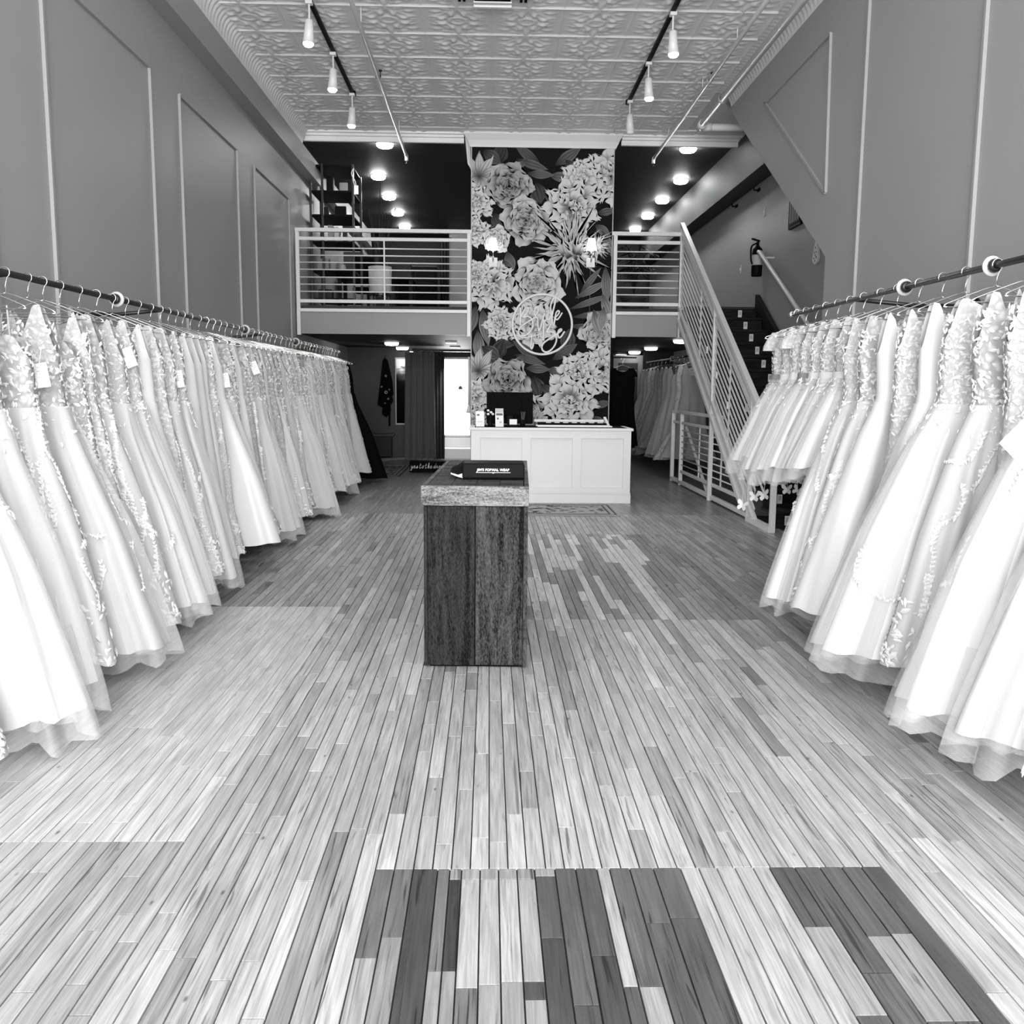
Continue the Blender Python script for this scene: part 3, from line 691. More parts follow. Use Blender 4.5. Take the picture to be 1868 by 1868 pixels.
for nm, st, r_ in (('letter', [(405, 505), (408, 700), (402, 945)], .017),
               ('letter', [(430, 740), (470, 620), (530, 525), (590, 520), (590, 590), (530, 680), (470, 750), (590, 720), (690, 800), (715, 920), (690, 1030), (620, 1130), (510, 1200), (400, 1190), (355, 1120), (390, 1030), (470, 940), (600, 850), (720, 775), (800, 735)], .0125),
               ('letter', [(755, 700), (745, 600), (780, 510), (835, 515), (830, 610), (770, 720), (830, 770), (835, 900), (860, 1080), (905, 970), (950, 800), (995, 640)], .012),
               ('letter', [(1000, 640), (965, 770), (985, 830), (1030, 815), (1075, 760)], .012),
               ('letter', [(1150, 625), (1090, 645), (1060, 740), (1085, 800), (1130, 770), (1160, 640), (1140, 480), (1180, 330), (1225, 260), (1310, 140)], .013),
               ('letter', [(1262, 270), (1240, 430), (1195, 620), (1180, 760), (1190, 900)], .014),
               ('letter', [(1235, 760), (1320, 680), (1360, 605), (1325, 575), (1275, 640), (1265, 750), (1300, 795), (1360, 740), (1430, 620)], .012),
               ('letter', [(1260, 740), (1240, 860), (1225, 965)], .014),
               ('letter', [(985, 840), (978, 1080), (972, 1320)], .017),
               ('letter', [(1165, 895), (1110, 1000), (1055, 1105), (1150, 1095), (1240, 1125), (1290, 1210), (1295, 1320), (1250, 1440), (1160, 1550), (1050, 1600), (965, 1560), (940, 1470), (990, 1370), (1110, 1280), (1250, 1190), (1340, 1120), (1415, 1060), (1405, 1025), (1350, 1060), (1330, 1160), (1360, 1240), (1420, 1200), (1495, 1080)], .0135),
               ('letter', [(692, 1170), (680, 1350), (668, 1480), (695, 1520), (725, 1450), (735, 1370)], .012),
               ('letter', [(340, 1190), (440, 1240), (600, 1235), (780, 1190), (930, 1150)], .010)):
    b = MB(); b.tube(smooth_path([pz(*q) for q in st]), r_, 6); b.build(nm, 'sign_white', sign, True)

def sconce(x, z, label):
    t = thing('wall_sconce', label, 'lamp', (x, YM, z - .3), 'wall sconces on the floral column')
    MB().bbox(x - .06, x + .06, YM - .03, YM, z - .28, z - .155, .006).build('back_plate', 'trim_white', t)
    MB().tube([(x, YM - .03, z - .21), (x, YM - .09, z - .21), (x, YM - .11, z - .19), (x, YM - .11, z - .06)], .008, 8).build('arm', 'chrome', t, True)
    MB().lathe([(.045, -.075), (.075, -.085), (.04, -.06)], (x, YM - .11, z), 20).build('dish', 'chrome', t, True)
    MB().lathe([(.072, -.075), (.042, .085), (.0, .085)], (x, YM - .11, z), 20).build('lamp_shade', 'lamp_soft', t, True)
    MB().tube([(x + .002, YM - .006, z - .28), (x + .002, YM - .006, z - 1.0)], .004, 6).build('cord', 'print_grey', t)
sconce(.045, 3.195, 'glowing white sconce on the curtain side of the floral column')
sconce(1.365, 3.205, 'glowing white sconce on the chrysanthemum side of the floral column')

# ------------------------------------------------------------------ mezzanine railings
def railing(name, x0, x1, posts, label, mid=()):
    t = thing(name, label, 'railing', (x0, YF - .05, 2.0)); y = YF - .05
    for x in posts: MB().bbox(x - .025, x + .025, y - .025, y + .025, ZM0 - .03, 3.39, .004).build('post', 'rail', t)
    MB().bbox(x0 - .03, x1 + .03, y - .03, y + .03, 3.35, 3.40, .005).build('top_rail', 'rail', t)
    MB().bbox(x0, x1, y - .018, y + .018, 3.24, 3.285, .004).build('upper_rail', 'rail', t)
    MB().bbox(x0, x1, y - .018, y + .018, 2.42, 2.465, .004).build('lower_rail', 'rail', t)
    MB().bbox(x0, x1, y - .018, y + .018, 2.30, 2.345, .004).build('base_rail', 'rail', t)
    for z in (3.14, 3.046, 2.953, 2.859, 2.758, 2.664, 2.569): MB().tube([(x0, y, z), (x1, y, z)], .009, 8).build('bar', 'rail', t, True)
    for x in mid: MB().bbox(x - .01, x + .01, y - .01, y + .01, 2.46, 3.25, .002).build('stay', 'rail', t)
railing('mezzanine_railing', -2.58, CX0 - .02, (-2.58, CX0 - .03), 'long white steel railing between the shelves and the floral column', (-1.42,))
railing('mezzanine_railing', CX1 + .02, 2.60, (CX1 + .04, 2.60), 'short white steel railing between the floral column and the stairs')

# ------------------------------------------------------------------ staircase
NR, RISE, RUN, SY = 14, ZM1 / 14, .288, 8.50
st = thing('staircase', 'steep dark wooden staircase rising to the mezzanine', 'staircase', (3.1, SY, 0))
tread_v = None
for i in range(NR):
    y = SY + i * RUN; z = i * RISE
    rz = MB().box(2.68, 3.52, y, y + .02, z, z + RISE - .03).build('riser', 'stair_wood', st)
    if i < NR - 1: MB().bbox(2.66, 3.54, y - .03, y + RUN + .02, z + RISE - .03, z + RISE, .006).build('tread', 'stair_wood', st)
    xo = 3.31 if i > 6 else 2.83 + .01 * i
    MB().box(xo - .025, xo + .025, y - .004, y, z + .03, z + .12).build('step_tag', 'paper', rz)
    MB().box(xo - .015, xo + .015, y - .006, y - .004, z + .06, z + .105).build('tag_print', 'pipe_paint', rz)
def slope(y): return .226 + (y - 9.433) * .607
MB().prism([(SY - .1, 0), (SY + .25, 0), (12.3, 2.02), (12.3, 2.55), (SY - .1, .3)], 'x', 3.52, 3.58).build('wall_stringer', 'stair_wood', st)

sr = thing('stair_railing', 'white steel stair railing sloping down toward the flower girl dresses', 'railing', (2.6, 8.23, 0))
ya, yb = 8.23, 12.70
def line(name, off, w, h, y0=ya, y1=yb, x=2.60): return MB().bar((x, y0, slope(y0) + off), (x, y1, slope(y1) + off), w, h).build(name, 'rail', sr)
line('handrail', 1.30, .055, .05); line('upper_rail', 1.15, .035, .045)
line('stringer', .04, .07, .05, 9.2); line('stringer_flange', .20, .05, .045, 8.75)
for i in range(9): line('bar', .30 + i * .092, .014, .018, 8.5 if i > 3 else 8.8)
for y, zb in ((8.23, 0), (9.0, 0), (10.65, 0), (12.68, 2.0)): MB().bbox(2.575, 2.625, y - .025, y + .025, zb, slope(y) + 1.28, .004).build('post', 'rail', sr)
for y in (9.9, 11.4): MB().box(2.592, 2.608, y - .008, y + .008, slope(y) + .2, slope(y) + 1.15).build('stay', 'rail', sr)
MB().box(2.57, 2.63, 8.23, 9.0, .0, .05).build('foot_rail', 'rail', sr)
for i, y in enumerate((9.35, 9.95, 10.5, 11.0)):
    MB().bbox(2.585, 2.61, y - .02, y + .02, slope(y) + .55, slope(y) + .63, .004).build('clip', 'trim_white', sr)
lr = thing('guard_railing', 'low white steel guard rail closing off the space under the stairs', 'railing', (2.62, 9.0, 0))
MB().bbox(2.60, 2.65, 10.2, 13.0, .97, 1.01, .004).build('top_rail', 'rail', lr)
MB().bbox(2.61, 2.64, 10.0, 13.0, .83, .865, .004).build('upper_rail', 'rail', lr)
MB().bbox(2.60, 2.65, 9.0, 13.0, .02, .065, .004).build('base_rail', 'rail', lr)
MB().bbox(2.61, 2.64, 9.03, 12.45, .17, .21, .004).build('lower_rail', 'rail', lr)
for y in (13.0, 12.42): MB().bbox(2.60, 2.65, y - .025, y + .025, 0, 1.0, .004).build('post', 'rail', lr)
for y in (11.35, 10.25): MB().box(2.62, 2.635, y - .01, y + .01, .2, .84).build('stay', 'rail', lr)
for i in range(7):
    z = .28 + i * .078; y0 = 9.433 + (z - .2 - .226) / .607 if z > .3 else 9.05
    MB().tube([(2.625, max(9.05, y0), z), (2.625, 12.42, z)], .008, 6).build('bar', 'rail', lr, True)
MB().bar((2.66, 12.3, .80), (2.66, 11.0, .06), .03, .03).build('brace', 'rail', lr)
# wall handrail and things on the stairwell wall
t = thing('wall_handrail', 'white handrail fixed to the stairwell wall below the fire extinguisher', 'handrail', (3.5, 10.0, 2.2))
MB().tube([(3.52, 12.1, 3.06), (3.46, 12.02, 3.06), (3.46, 11.95, 3.04), (3.46, 10.1, 2.05), (3.46, 8.6, 1.2)], .026, 10).build('rail', 'rail', t, True)
for y in (11.8, 9.9): MB().tube([(3.46, y, 3.04 - (11.95 - y) * .55), (XS, y, 3.04 - (11.95 - y) * .55)], .012, 8).build('bracket', 'rail', t)
t = thing('fire_extinguisher', 'dark fire extinguisher with pale label on the stairwell wall', 'extinguisher', (3.5, 12.25, 2.78))
MB().lathe([(0, 2.78), (.065, 2.78), (.07, 2.80), (.07, 3.08), (.06, 3.13), (.03, 3.16), (.02, 3.18)], (3.51, 12.25, 0), 18).build('cylinder', 'black', t, True)
MB().lathe([(.0715, 2.92), (.0715, 3.05)], (3.51, 12.25, 0), 18).build('label_band', 'pipe_paint', t, True)
MB().tube([(3.51, 12.25, 3.17), (3.51, 12.25, 3.22)], .02, 8).build('valve', 'black', t)
MB().bar((3.53, 12.25, 3.23), (3.42, 12.2, 3.25), .03, .018).build('handle', 'black', t)
MB().tube(smooth_path([(3.49, 12.25, 3.2), (3.42, 12.22, 3.15), (3.42, 12.22, 3.0), (3.44, 12.22, 2.93)]), .011, 6).build('hose', 'black', t)
t = thing('wall_ornament', 'white teardrop ornament pierced with holes on the stairwell wall', 'ornament', (XS - .03, 10.23, 2.67))
pts = []
for i in range(28):
    a = 2 * PI * i / 28; r_ = .075; y_ = math.sin(a) * r_ * (1 if math.cos(a) < 0 else (1 - .55 * math.cos(a) ** 1.2)); z_ = math.cos(a) * (r_ if math.cos(a) < 0 else .185)
    pts.append((10.23 + y_ * 1.15, 2.75 + z_))
MB().prism(pts, 'x', XS - .03, XS - .004).build('plaque', 'paper', t)
for i, (dy, dz) in enumerate(((0, .1), (-.03, .05), (.03, .05), (0, .02), (-.04, -.01), (.04, -.01), (0, -.04), (-.03, .0))):
    MB().lathe([(0, -.032), (.011, -.032), (.011, -.030)], (XS, 10.23 + dy, 2.75 + dz), 8, 'x').build('hole', 'print_grey', t)
t = thing('framed_picture', 'dark framed picture half hidden by the diagonal wall edge', 'picture', (XS - .03, 11.0, 3.2))
MB().box(XS - .03, XS, 10.78, 11.22, 3.2, 3.62).build('frame', 'black', t)
MB().box(XS - .034, XS - .03, 10.82, 11.18, 3.24, 3.58).build('print', 'dark_wall', t)
for i in range(5): MB().bar((XS - .036, 10.85 + i * .07, 3.26), (XS - .036, 10.9 + i * .06, 3.56), .02, .004, up=(1, 0, 0)).build('print_stroke', 'pipe_paint', t)
for y, z, nm in ((12.3, 3.55, 'above the fire extinguisher'), (13.35, 2.95, 'at the head of the stairs')):
    t = thing('wall_switch', 'small pale wall switch ' + nm, 'switch', (XS - .01, y, z))
    MB().bbox(XS - .012, XS, y - .02, y + .02, z, z + .12, .003).build('plate', 'pipe_paint', t); MB().box(XS - .02, XS - .012, y - .006, y + .006, z + .045, z + .075).build('toggle', 'paper', t)

# ------------------------------------------------------------------ service counter and what stands on it
t = thing('service_counter', 'white panelled service counter before the floral column', 'counter', (.7, 10.6, 0))
x0, x1, y0, y1 = -.21, 1.62, 10.33, 11.0
MB().box(x0 + .02, x1 - .02, y0 + .012, y1, .0, .83).build('carcass', 'counter_white', t)
MB().bbox(x0 - .015, x1 + .015, y0 - .02, y1 + .02, .825, .855, .006).build('worktop', 'counter_white', t)
MB().bbox(x0, x1, y0 - .012, y0 + .03, 0, .10, .004).build('plinth', 'counter_white', t)
MB().bbox(x0 + .002, x1 - .002, y0 - .006, y0 + .03, .10, .125, .005).build('plinth_bead', 'counter_white', t)
MB().box(x0 + .01, x1 - .01, y0 - .01, y0 + .012, .74, .826).build('upper_frame', 'counter_white', t)
MB().box(x0 + .01, x1 - .01, y0 - .01, y0 + .012, .12, .18).build('lower_frame', 'counter_white', t)
for a, b in ((x0 + .01, -.095), (.375, .473), (.946, 1.046), (1.525, x1 - .01)): MB().box(a, b, y0 - .01, y0 + .012, .18, .74).build('stile', 'counter_white', t)
for a, b in ((-.095, .375), (.473, .946), (1.046, 1.525)): MB().box(a + .003, b - .003, y0 + .006, y0 + .013, .183, .737).build('panel', 'counter_white', t)
MB().box(x0 + .05, x1 - .05, y0 + .05, y1 - .02, .855, .858).build('mat', 'matte_black', t)
t = thing('computer_monitor', 'large black monitor seen from behind on the counter', 'monitor', (.24, 10.72, .858))
MB().bbox(-.028, .512, 10.70, 10.74, .885, 1.25, .008).build('panel', 'matte_black', t)
MB().bbox(.10, .38, 10.67, 10.70, .98, 1.17, .01).build('rear_housing', 'matte_black', t)
MB().bbox(.13, .36, 10.60, 10.85, .858, .872, .005).build('foot', 'black', t); MB().bbox(.21, .28, 10.68, 10.72, .87, 1.0, .004).build('neck', 'black', t)
def card(name, xa, xb, za, zb, y, label, mark):
    t = thing(name, label, 'sign', ((xa + xb) / 2, y, za))
    sh = MB(); sh._add([(xa, y, za), (xb, y, za), (xb - .004, y + .03, zb), (xa - .004, y + .03, zb), (xa, y + .006, za), (xb, y + .006, za), (xb - .004, y + .036, zb), (xa - .004, y + .036, zb)],
                       [[0, 1, 2, 3], [7, 6, 5, 4], [0, 4, 5, 1], [1, 5, 6, 2], [2, 6, 7, 3], [3, 7, 4, 0]]); sh.build('card', 'paper', t)
    for i, (u0, u1, w0, w1) in enumerate(mark):
        f = lambda u, w: (xa + (xb - xa) * u - .004 * w, y + .03 * w - .002, za + (zb - za) * w)
        m_ = MB(); m_._add([f(u0, w0), f(u1, w0), f(u1, w1), f(u0, w1)], [[0, 1, 2, 3]]); m_.build('printed_line', 'pipe_paint' if i % 2 else 'print_grey', t)
card('counter_card', -.148, -.052, .859, 1.035, 10.46, 'white leaning card at the counter end by the bright door', [(.15, .45, .7, .8), (.2, .8, .3, .34)])
card('counter_card', .075, .168, .859, 1.065, 10.46, 'tall white card with a dark printed picture before the monitor', [(.1, .9, .62, .74), (.0, 1., .78, .98), (.2, .4, .4, .5), (.5, .8, .2, .3)])
t = thing('card_holder', 'small black holder with white business cards before the monitor', 'holder', (.275, 10.46, .858))
MB().bbox(.225, .325, 10.44, 10.50, .858, .885, .004).build('tray', 'black', t); MB().box(.235, .32, 10.46, 10.48, .87, .945).build('card_stack', 'paper', t)
t = thing('bud_vase', 'dark little vase with white blossoms between the two cards', 'vase', (.015, 10.5, .858))
MB().lathe([(0, 0), (.025, 0), (.03, .03), (.015, .08), (.018, .10)], (.015, 10.5, .858), 12).build('vase', 'black', t, True)
for i in range(5):
    a = i * 1.26; c = (.015 + .03 * math.cos(a), 10.5 + .02 * math.sin(a), 1.0 + .02 * (i % 3))
    MB().tube([(.015, 10.5, .95), c], .003, 5).build('stem', 'leaf_dark', t)
    MB().lathe([(0, -.014), (.018, -.004), (.014, .01), (0, .014)], c, 8).build('blossom', 'paper', t, True)
t = thing('pen_cup', 'black cup with thin pens before the monitor', 'cup', (.385, 10.5, .858))
MB().lathe([(0, 0), (.03, 0), (.03, .085), (.026, .085), (.026, .01)], (.385, 10.5, .858), 14).build('cup', 'black', t, True)
for i in range(3): MB().tube([(.38 + i * .006, 10.5, .87), (.37 + i * .02, 10.49, 1.03)], .004, 6).build('pen', 'print_grey', t)
t = thing('display_case', 'low glass topped jewellery case with pale frame at the counter end', 'case', (1.0, 10.75, .858))
MB().bbox(.56, 1.42, 10.52, 10.98, .858, .872, .003).build('base', 'paper', t)
MB().box(.58, 1.36, 10.56, 10.95, .872, .90).build('tray', 'matte_black', t)
MB().bbox(.54, 1.38, 10.94, 10.98, .90, .93, .003).build('rear_frame', 'paper', t)
MB().bbox(.54, 1.38, 10.53, 10.55, .868, .88, .002).build('front_frame', 'paper', t)
MB().prism([(10.56, .872), (10.97, .872), (10.97, .965)], 'x', 1.37, 1.40).build('end_frame', 'paper', t)
for i in range(7): MB().bbox(.66 + i * .1, .72 + i * .1, 10.6, 10.66, .90, .912, .003).build('jewel_box', 'pipe_paint', t)
# small patterned rug before the counter
def rug(name, x0, x1, y0, y1, label, seed, m1, m2):
    t = thing(name, label, 'rug', ((x0 + x1) / 2, (y0 + y1) / 2, 0)); rs = random.Random(seed)
    MB().bbox(x0, x1, y0, y1, .0005, .010, .003).build('pile', m1, t)
    for w in (.03, .09):
        fr_ = MB(); fr_.box(x0 + w, x1 - w, y0 + w, y0 + w + .02, .010, .0115).box(x0 + w, x1 - w, y1 - w - .02, y1 - w, .010, .0115).box(x0 + w, x0 + w + .02, y0 + w, y1 - w, .010, .0115).box(x1 - w - .02, x1 - w, y0 + w, y1 - w, .010, .0115)
        fr_.build('border', m2, t)
    p = MB()
    for i in range(90):
        cx_, cy_ = rs.uniform(x0 + .14, x1 - .14), rs.uniform(y0 + .14, y1 - .14); r_ = rs.uniform(.02, .05); a0 = rs.uniform(0, 6); n = rs.choice((4, 5, 6))
        pts = [(cx_ + r_ * (1 if q % 2 else .45) * math.cos(a0 + q * PI / n), cy_ + r_ * (1 if q % 2 else .45) * math.sin(a0 + q * PI / n)) for q in range(2 * n)]
        p.prism(pts, 'z', .0098, .0113)
    tag(p.build('woven_motifs', m2, t), kind='stuff')
M['rug_mid'] = mat('rug_grey', .28, .95); M['rug_dark'] = mat('rug_dark', .05, .95); M['rug_light'] = mat('rug_light', .3, .95)
rug('rug', -.05, 1.36, 9.28, 10.16, 'small grey patterned rug on the floor before the counter', 3, 'rug_mid', 'rug_dark')
rug('rug', -2.3, -1.30, 13.4, 15.2, 'dark patterned rug beside the black gown', 4, 'rug_dark', 'rug_light')

# ------------------------------------------------------------------ rustic pedestal
ped = thing('rustic_pedestal', 'tall rustic pedestal of weathered dark boards standing in the aisle', 'pedestal', (-.02, 4.86, 0))
px0, px1, py0, py1, pt = -.272, .206, 4.14, 5.60, .857
def ob(name, mb, m, dx=0): return mb.build(name, m, ped)
ob('board', MB().bbox(px0 + .018, px0 + .235, py0, py0 + .02, .012, .762, .003), 'rustic_dark')
ob('board', MB().bbox(px0 + .238, px1 - .020, py0 + .002, py0 + .02, .014, .762, .003), 'rustic_mid')
for i in range(7):
    a = py0 + .0 + i * .208; b = a + .205
    ob('board', MB().bbox(px0, px0 + .017, a, b, .008, .762, .003), 'rustic_mid' if i % 2 else 'rustic_dark')
    ob('board', MB().bbox(px1 - .019, px1, a, b, .008, .762, .003), 'rustic_dark' if i % 2 else 'rustic_mid')
ob('board', MB().bbox(px0 + .02, px1 - .02, py1 - .02, py1, .012, .762, .003), 'rustic_dark')
ob('base', MB().box(px0 + .025, px1 - .025, py0 + .025, py1 - .025, 0, .75), 'matte_black')
ob('cap_front', MB().bbox(px0 - .010, px1 + .003, py0 - .018, py0 + .004, .766, pt, .003), 'rustic_pale')
ob('cap_side', MB().bbox(px0 - .010, px0 + .012, py0 + .005, py1 + .012, .766, pt, .003), 'rustic_pale')
ob('cap_side', MB().bbox(px1 - .018, px1 + .003, py0 + .005, py1 + .012, .766, pt, .003), 'rustic_pale')
ob('cap_back', MB().bbox(px0 - .010, px1 + .003, py1 + .013, py1 + .03, .766, pt, .003), 'rustic_pale')
xs = np.linspace(px0 + .014, px1 - .02, 5)
for i in range(4): ob('top_board', MB().bbox(xs[i], xs[i + 1] - .002, py0 + .006, py1 + .01, .80, pt - .002, .002), 'rustic_top')
for o in [ped]: o.rotation_euler = (0, 0, -math.radians(2.0))
# folded black garment case with lettering
gb = thing('garment_case', 'black folding sample case with white lettering lying on the pedestal', 'case', (.02, 4.6, pt))
ca = MB()
sec = [(4.43, pt + .001), (4.445, pt + .012), (4.46, pt + .07), (4.475, pt + .076), (4.72, pt + .070), (4.75, pt + .060), (4.76, pt + .02), (4.75, pt + .001)]
ca.prism(sec, 'x', -.125, .172); ca.build('cover', 'black', gb)
MB().bbox(-.128, .175, 4.425, 4.447, pt + .004, pt + .078, .007).build('spine', 'black', gb)
fl = MB(); fl.prism([(-.125, pt + .001), (-.125, pt + .07), (-.16, pt + .045), (-.188, pt + .036), (-.16, pt + .028)], 'y', 4.46, 4.72); fl.build('flap', 'matte_black', gb)
MB().prism([(-.125, pt + .004), (-.12, pt + .03), (-.15, pt + .02), (-.185, pt + .03), (-.185, pt + .024), (-.15, pt + .01)], 'y', 4.45, 4.7).build('lining', 'pipe_paint', gb)
for i in range(5): MB().box(-.11 + i * .045, -.08 + i * .045, 4.76, 4.86, pt + .004 + .004 * (i % 2), pt + .010 + .004 * (i % 2)).build('swatch', 'paper' if i < 3 else 'pipe_paint', gb)
def text_mesh(txt, size, name, m, parent, world_mat, shear=0, ext=.0006, spacing=1.0, off=0):
    c = bpy.data.curves.new(name, 'FONT'); c.body = txt; c.size = size; c.extrude = ext; c.shear = shear; c.align_x = 'CENTER'; c.space_character = spacing; c.offset = off
    o = bpy.data.objects.new(name, c); COL.objects.link(o); bpy.context.view_layer.update()
    me = bpy.data.meshes.new_from_object(o.evaluated_get(bpy.context.evaluated_depsgraph_get())); bpy.data.objects.remove(o)
    V = [world_mat @ v.co for v in me.vertices]; Fs = [list(p.vertices) for p in me.polygons]; bpy.data.meshes.remove(me)
    return meshobj(name, V, Fs, m, parent)
text_mesh("JIM'S FORMAL WEAR", .0165, 'lettering', 'paper', gb, Matrix.Translation((.022, 4.4240, pt + .042)) @ Matrix.Rotation(PI / 2, 4, 'X'), .15, .0008, 1.05, .0006)
MB().box(-.062, .106, 4.4235, 4.4248, pt + .0335, pt + .0355).build('underline', 'paper', gb)
MB().prism([(.014, pt + .0335), (.030, pt + .0335), (.022, pt + .030)], 'y', 4.4235, 4.4248).build('underline_mark', 'paper', gb)

# ------------------------------------------------------------------ gown racks
RZ = 1.78
def hook_meshes():
    b = MB(); pts = []
    for a in np.linspace(math.radians(215), math.radians(-60), 12): pts.append((0.022 * math.cos(a) * 1.0, 0, .0 + .022 * math.sin(a)))
    pts += [(.004, 0, -.04), (0, 0, -.055), (0, 0, -.085)]
    b.tube(pts, .0024, 6); hk = b
    f = MB(); f.tube(smooth_path([(0, 0, -.085), (-.05, 0, -.10), (-.19, 0, -.155), (-.2, 0, -.165), (-.19, 0, -.17), (0, 0, -.17), (.19, 0, -.17), (.2, 0, -.165), (.19, 0, -.155), (.05, 0, -.10), (0, 0, -.085)], 3), .0028, 6)
    def mk(mb, nm):
        me = bpy.data.meshes.new(nm); me.from_pydata(mb.v, [], mb.f); me.materials.append(M['chrome']); me.polygons.foreach_set('use_smooth', [True] * len(me.polygons)); me.update(); return me
    return mk(hk, 'hook'), mk(f, 'frame')
HOOK, FRAME = hook_meshes()
def hanger(x, y, z, label, group, rz=0.):
    t = thing('clothes_hanger', label, 'hanger', (x, y, z), group); t.rotation_euler = (0, 0, rz)
    for nm, me in (('hook', HOOK), ('shoulder_frame', FRAME)):
        o = bpy.data.objects.new(nm, me); link(o, t)
    return t
def rack(name, x, y0, y1, z, wallx, collars, arms, label, slope_=0.):
    t = thing(name, label, 'rail', (x, y0, z))
    MB().tube([(x, y0, z), (x, y1, z)], .0145, 12).build('pipe', 'black_iron', t, True)
    MB().lathe([(0, 0), (.02, 0), (.022, -.012), (.02, -.03), (.0145, -.03)], (x, y1 + .02, z), 12, 'y').build('end_cap', 'chrome', t, True)
    for y in collars:
        c = MB().lathe([(.0145, -.016), (.024, -.016), (.028, -.004), (.040, -.006), (.042, .0), (.040, .004), (.0145, .004)], (x, y, z), 20, 'y').build('flange', 'pipe_paint', t, True)
        MB().lathe([(.0145, -.034), (.026, -.034), (.029, -.017), (.0145, -.017)], (x, y, z), 12, 'y').build('flange_hub', 'black_iron', c, True)
    for y in arms:
        a = MB().tube([(x, y, z - .0), (x + (wallx - x) * .5, y, z - .03), (wallx, y, z - .03)], .012, 8).build('wall_arm', 'black_iron', t, True)
        MB().lathe([(.0, 0), (.045, 0), (.045, .01), (.0, .012)], (wallx, y, z - .03), 16, 'x').build('wall_flange', 'pipe_paint', a, True)
    return t
XLR, XRR = -2.05, 2.05
rack('garment_rail', XLR, .9, 12.68, RZ - .015, XL, (2.6, 5.19, 7.86, 9.9), (1.4, 4.05, 5.9, 8.5, 11.2), 'black pipe garment rail along the panelled left wall')
rack('garment_rail', XRR, .9, 6.26, RZ + .028, XR, (2.4, 3.78, 4.575), (1.5, 3.4, 5.2), 'black pipe garment rail ending before the staircase')

def smooth_prof(keys, s):
    ks = np.array([k_[0] for k_ in keys]); vs = np.array([k_[1] for k_ in keys])
    g = np.linspace(ks[0], ks[-1], 160); v = np.interp(g, ks, vs); w = np.hanning(19); w /= w.sum()
    vp = np.concatenate([np.full(9, v[0]) - (v[1] - v[0]) * np.arange(9, 0, -1), v, np.full(9, v[-1]) + (v[-1] - v[-2]) * np.arange(1, 10)])
    return np.interp(s, g, np.convolve(vp, w, 'valid'))

STY = {  # garment styles
 'tulle':   dict(word='full tulle ball gown with lace bodice', L=(1.60, 1.66), ah=(.50, .57), bh=(.14, .20), A=.022, nf=(15, 22), skirt='chiffon', bod='lace', over=True, vines=5, dens=420, hemlace=0, kind='a'),
 'vine':    dict(word='tulle gown scattered with leafy lace vines', L=(1.57, 1.64), ah=(.44, .53), bh=(.13, .18), A=.020, nf=(11, 16), skirt='crepe', bod='lace_bold', over=False, vines=20, dens=380, hemlace=200, kind='a'),
 'lace':    dict(word='slim all over lace gown', L=(1.58, 1.66), ah=(.34, .46), bh=(.09, .13), A=.016, nf=(9, 13), skirt='lace', bod='lace', over=False, vines=12, dens=450, hemlace=320, kind='m'),
 'bead':    dict(word='slim gown covered with beaded lace', L=(1.58, 1.66), ah=(.32, .42), bh=(.08, .12), A=.014, nf=(9, 12), skirt='lace_fine', bod='lace_bold', over=False, vines=26, dens=600, hemlace=220, kind='m'),
 'satin':   dict(word='plain smooth satin gown', L=(1.56, 1.63), ah=(.42, .54), bh=(.12, .18), A=.030, nf=(5, 7), skirt='satin', bod='satin', over=False, vines=0, dens=0, hemlace=0, kind='a'),
 'crepe':   dict(word='plain soft crepe gown', L=(1.57, 1.64), ah=(.33, .44), bh=(.09, .13), A=.022, nf=(6, 9), skirt='crepe', bod='crepe', over=False, vines=0, dens=0, hemlace=0, kind='m'),
 'chiffon': dict(word='layered chiffon gown with lace bodice', L=(1.57, 1.64), ah=(.42, .52), bh=(.12, .17), A=.022, nf=(14, 20), skirt='chiffon', bod='lace_fine', over=True, vines=3, dens=300, hemlace=0, kind='a'),
 'girl':    dict(word='short white tulle flower girl dress', L=(.92, 1.03), ah=(.36, .44), bh=(.11, .14), A=.018, nf=(12, 18), skirt='chiffon', bod='lace', over=True, vines=0, dens=260, hemlace=0, kind='g'),
}
class Dress: pass
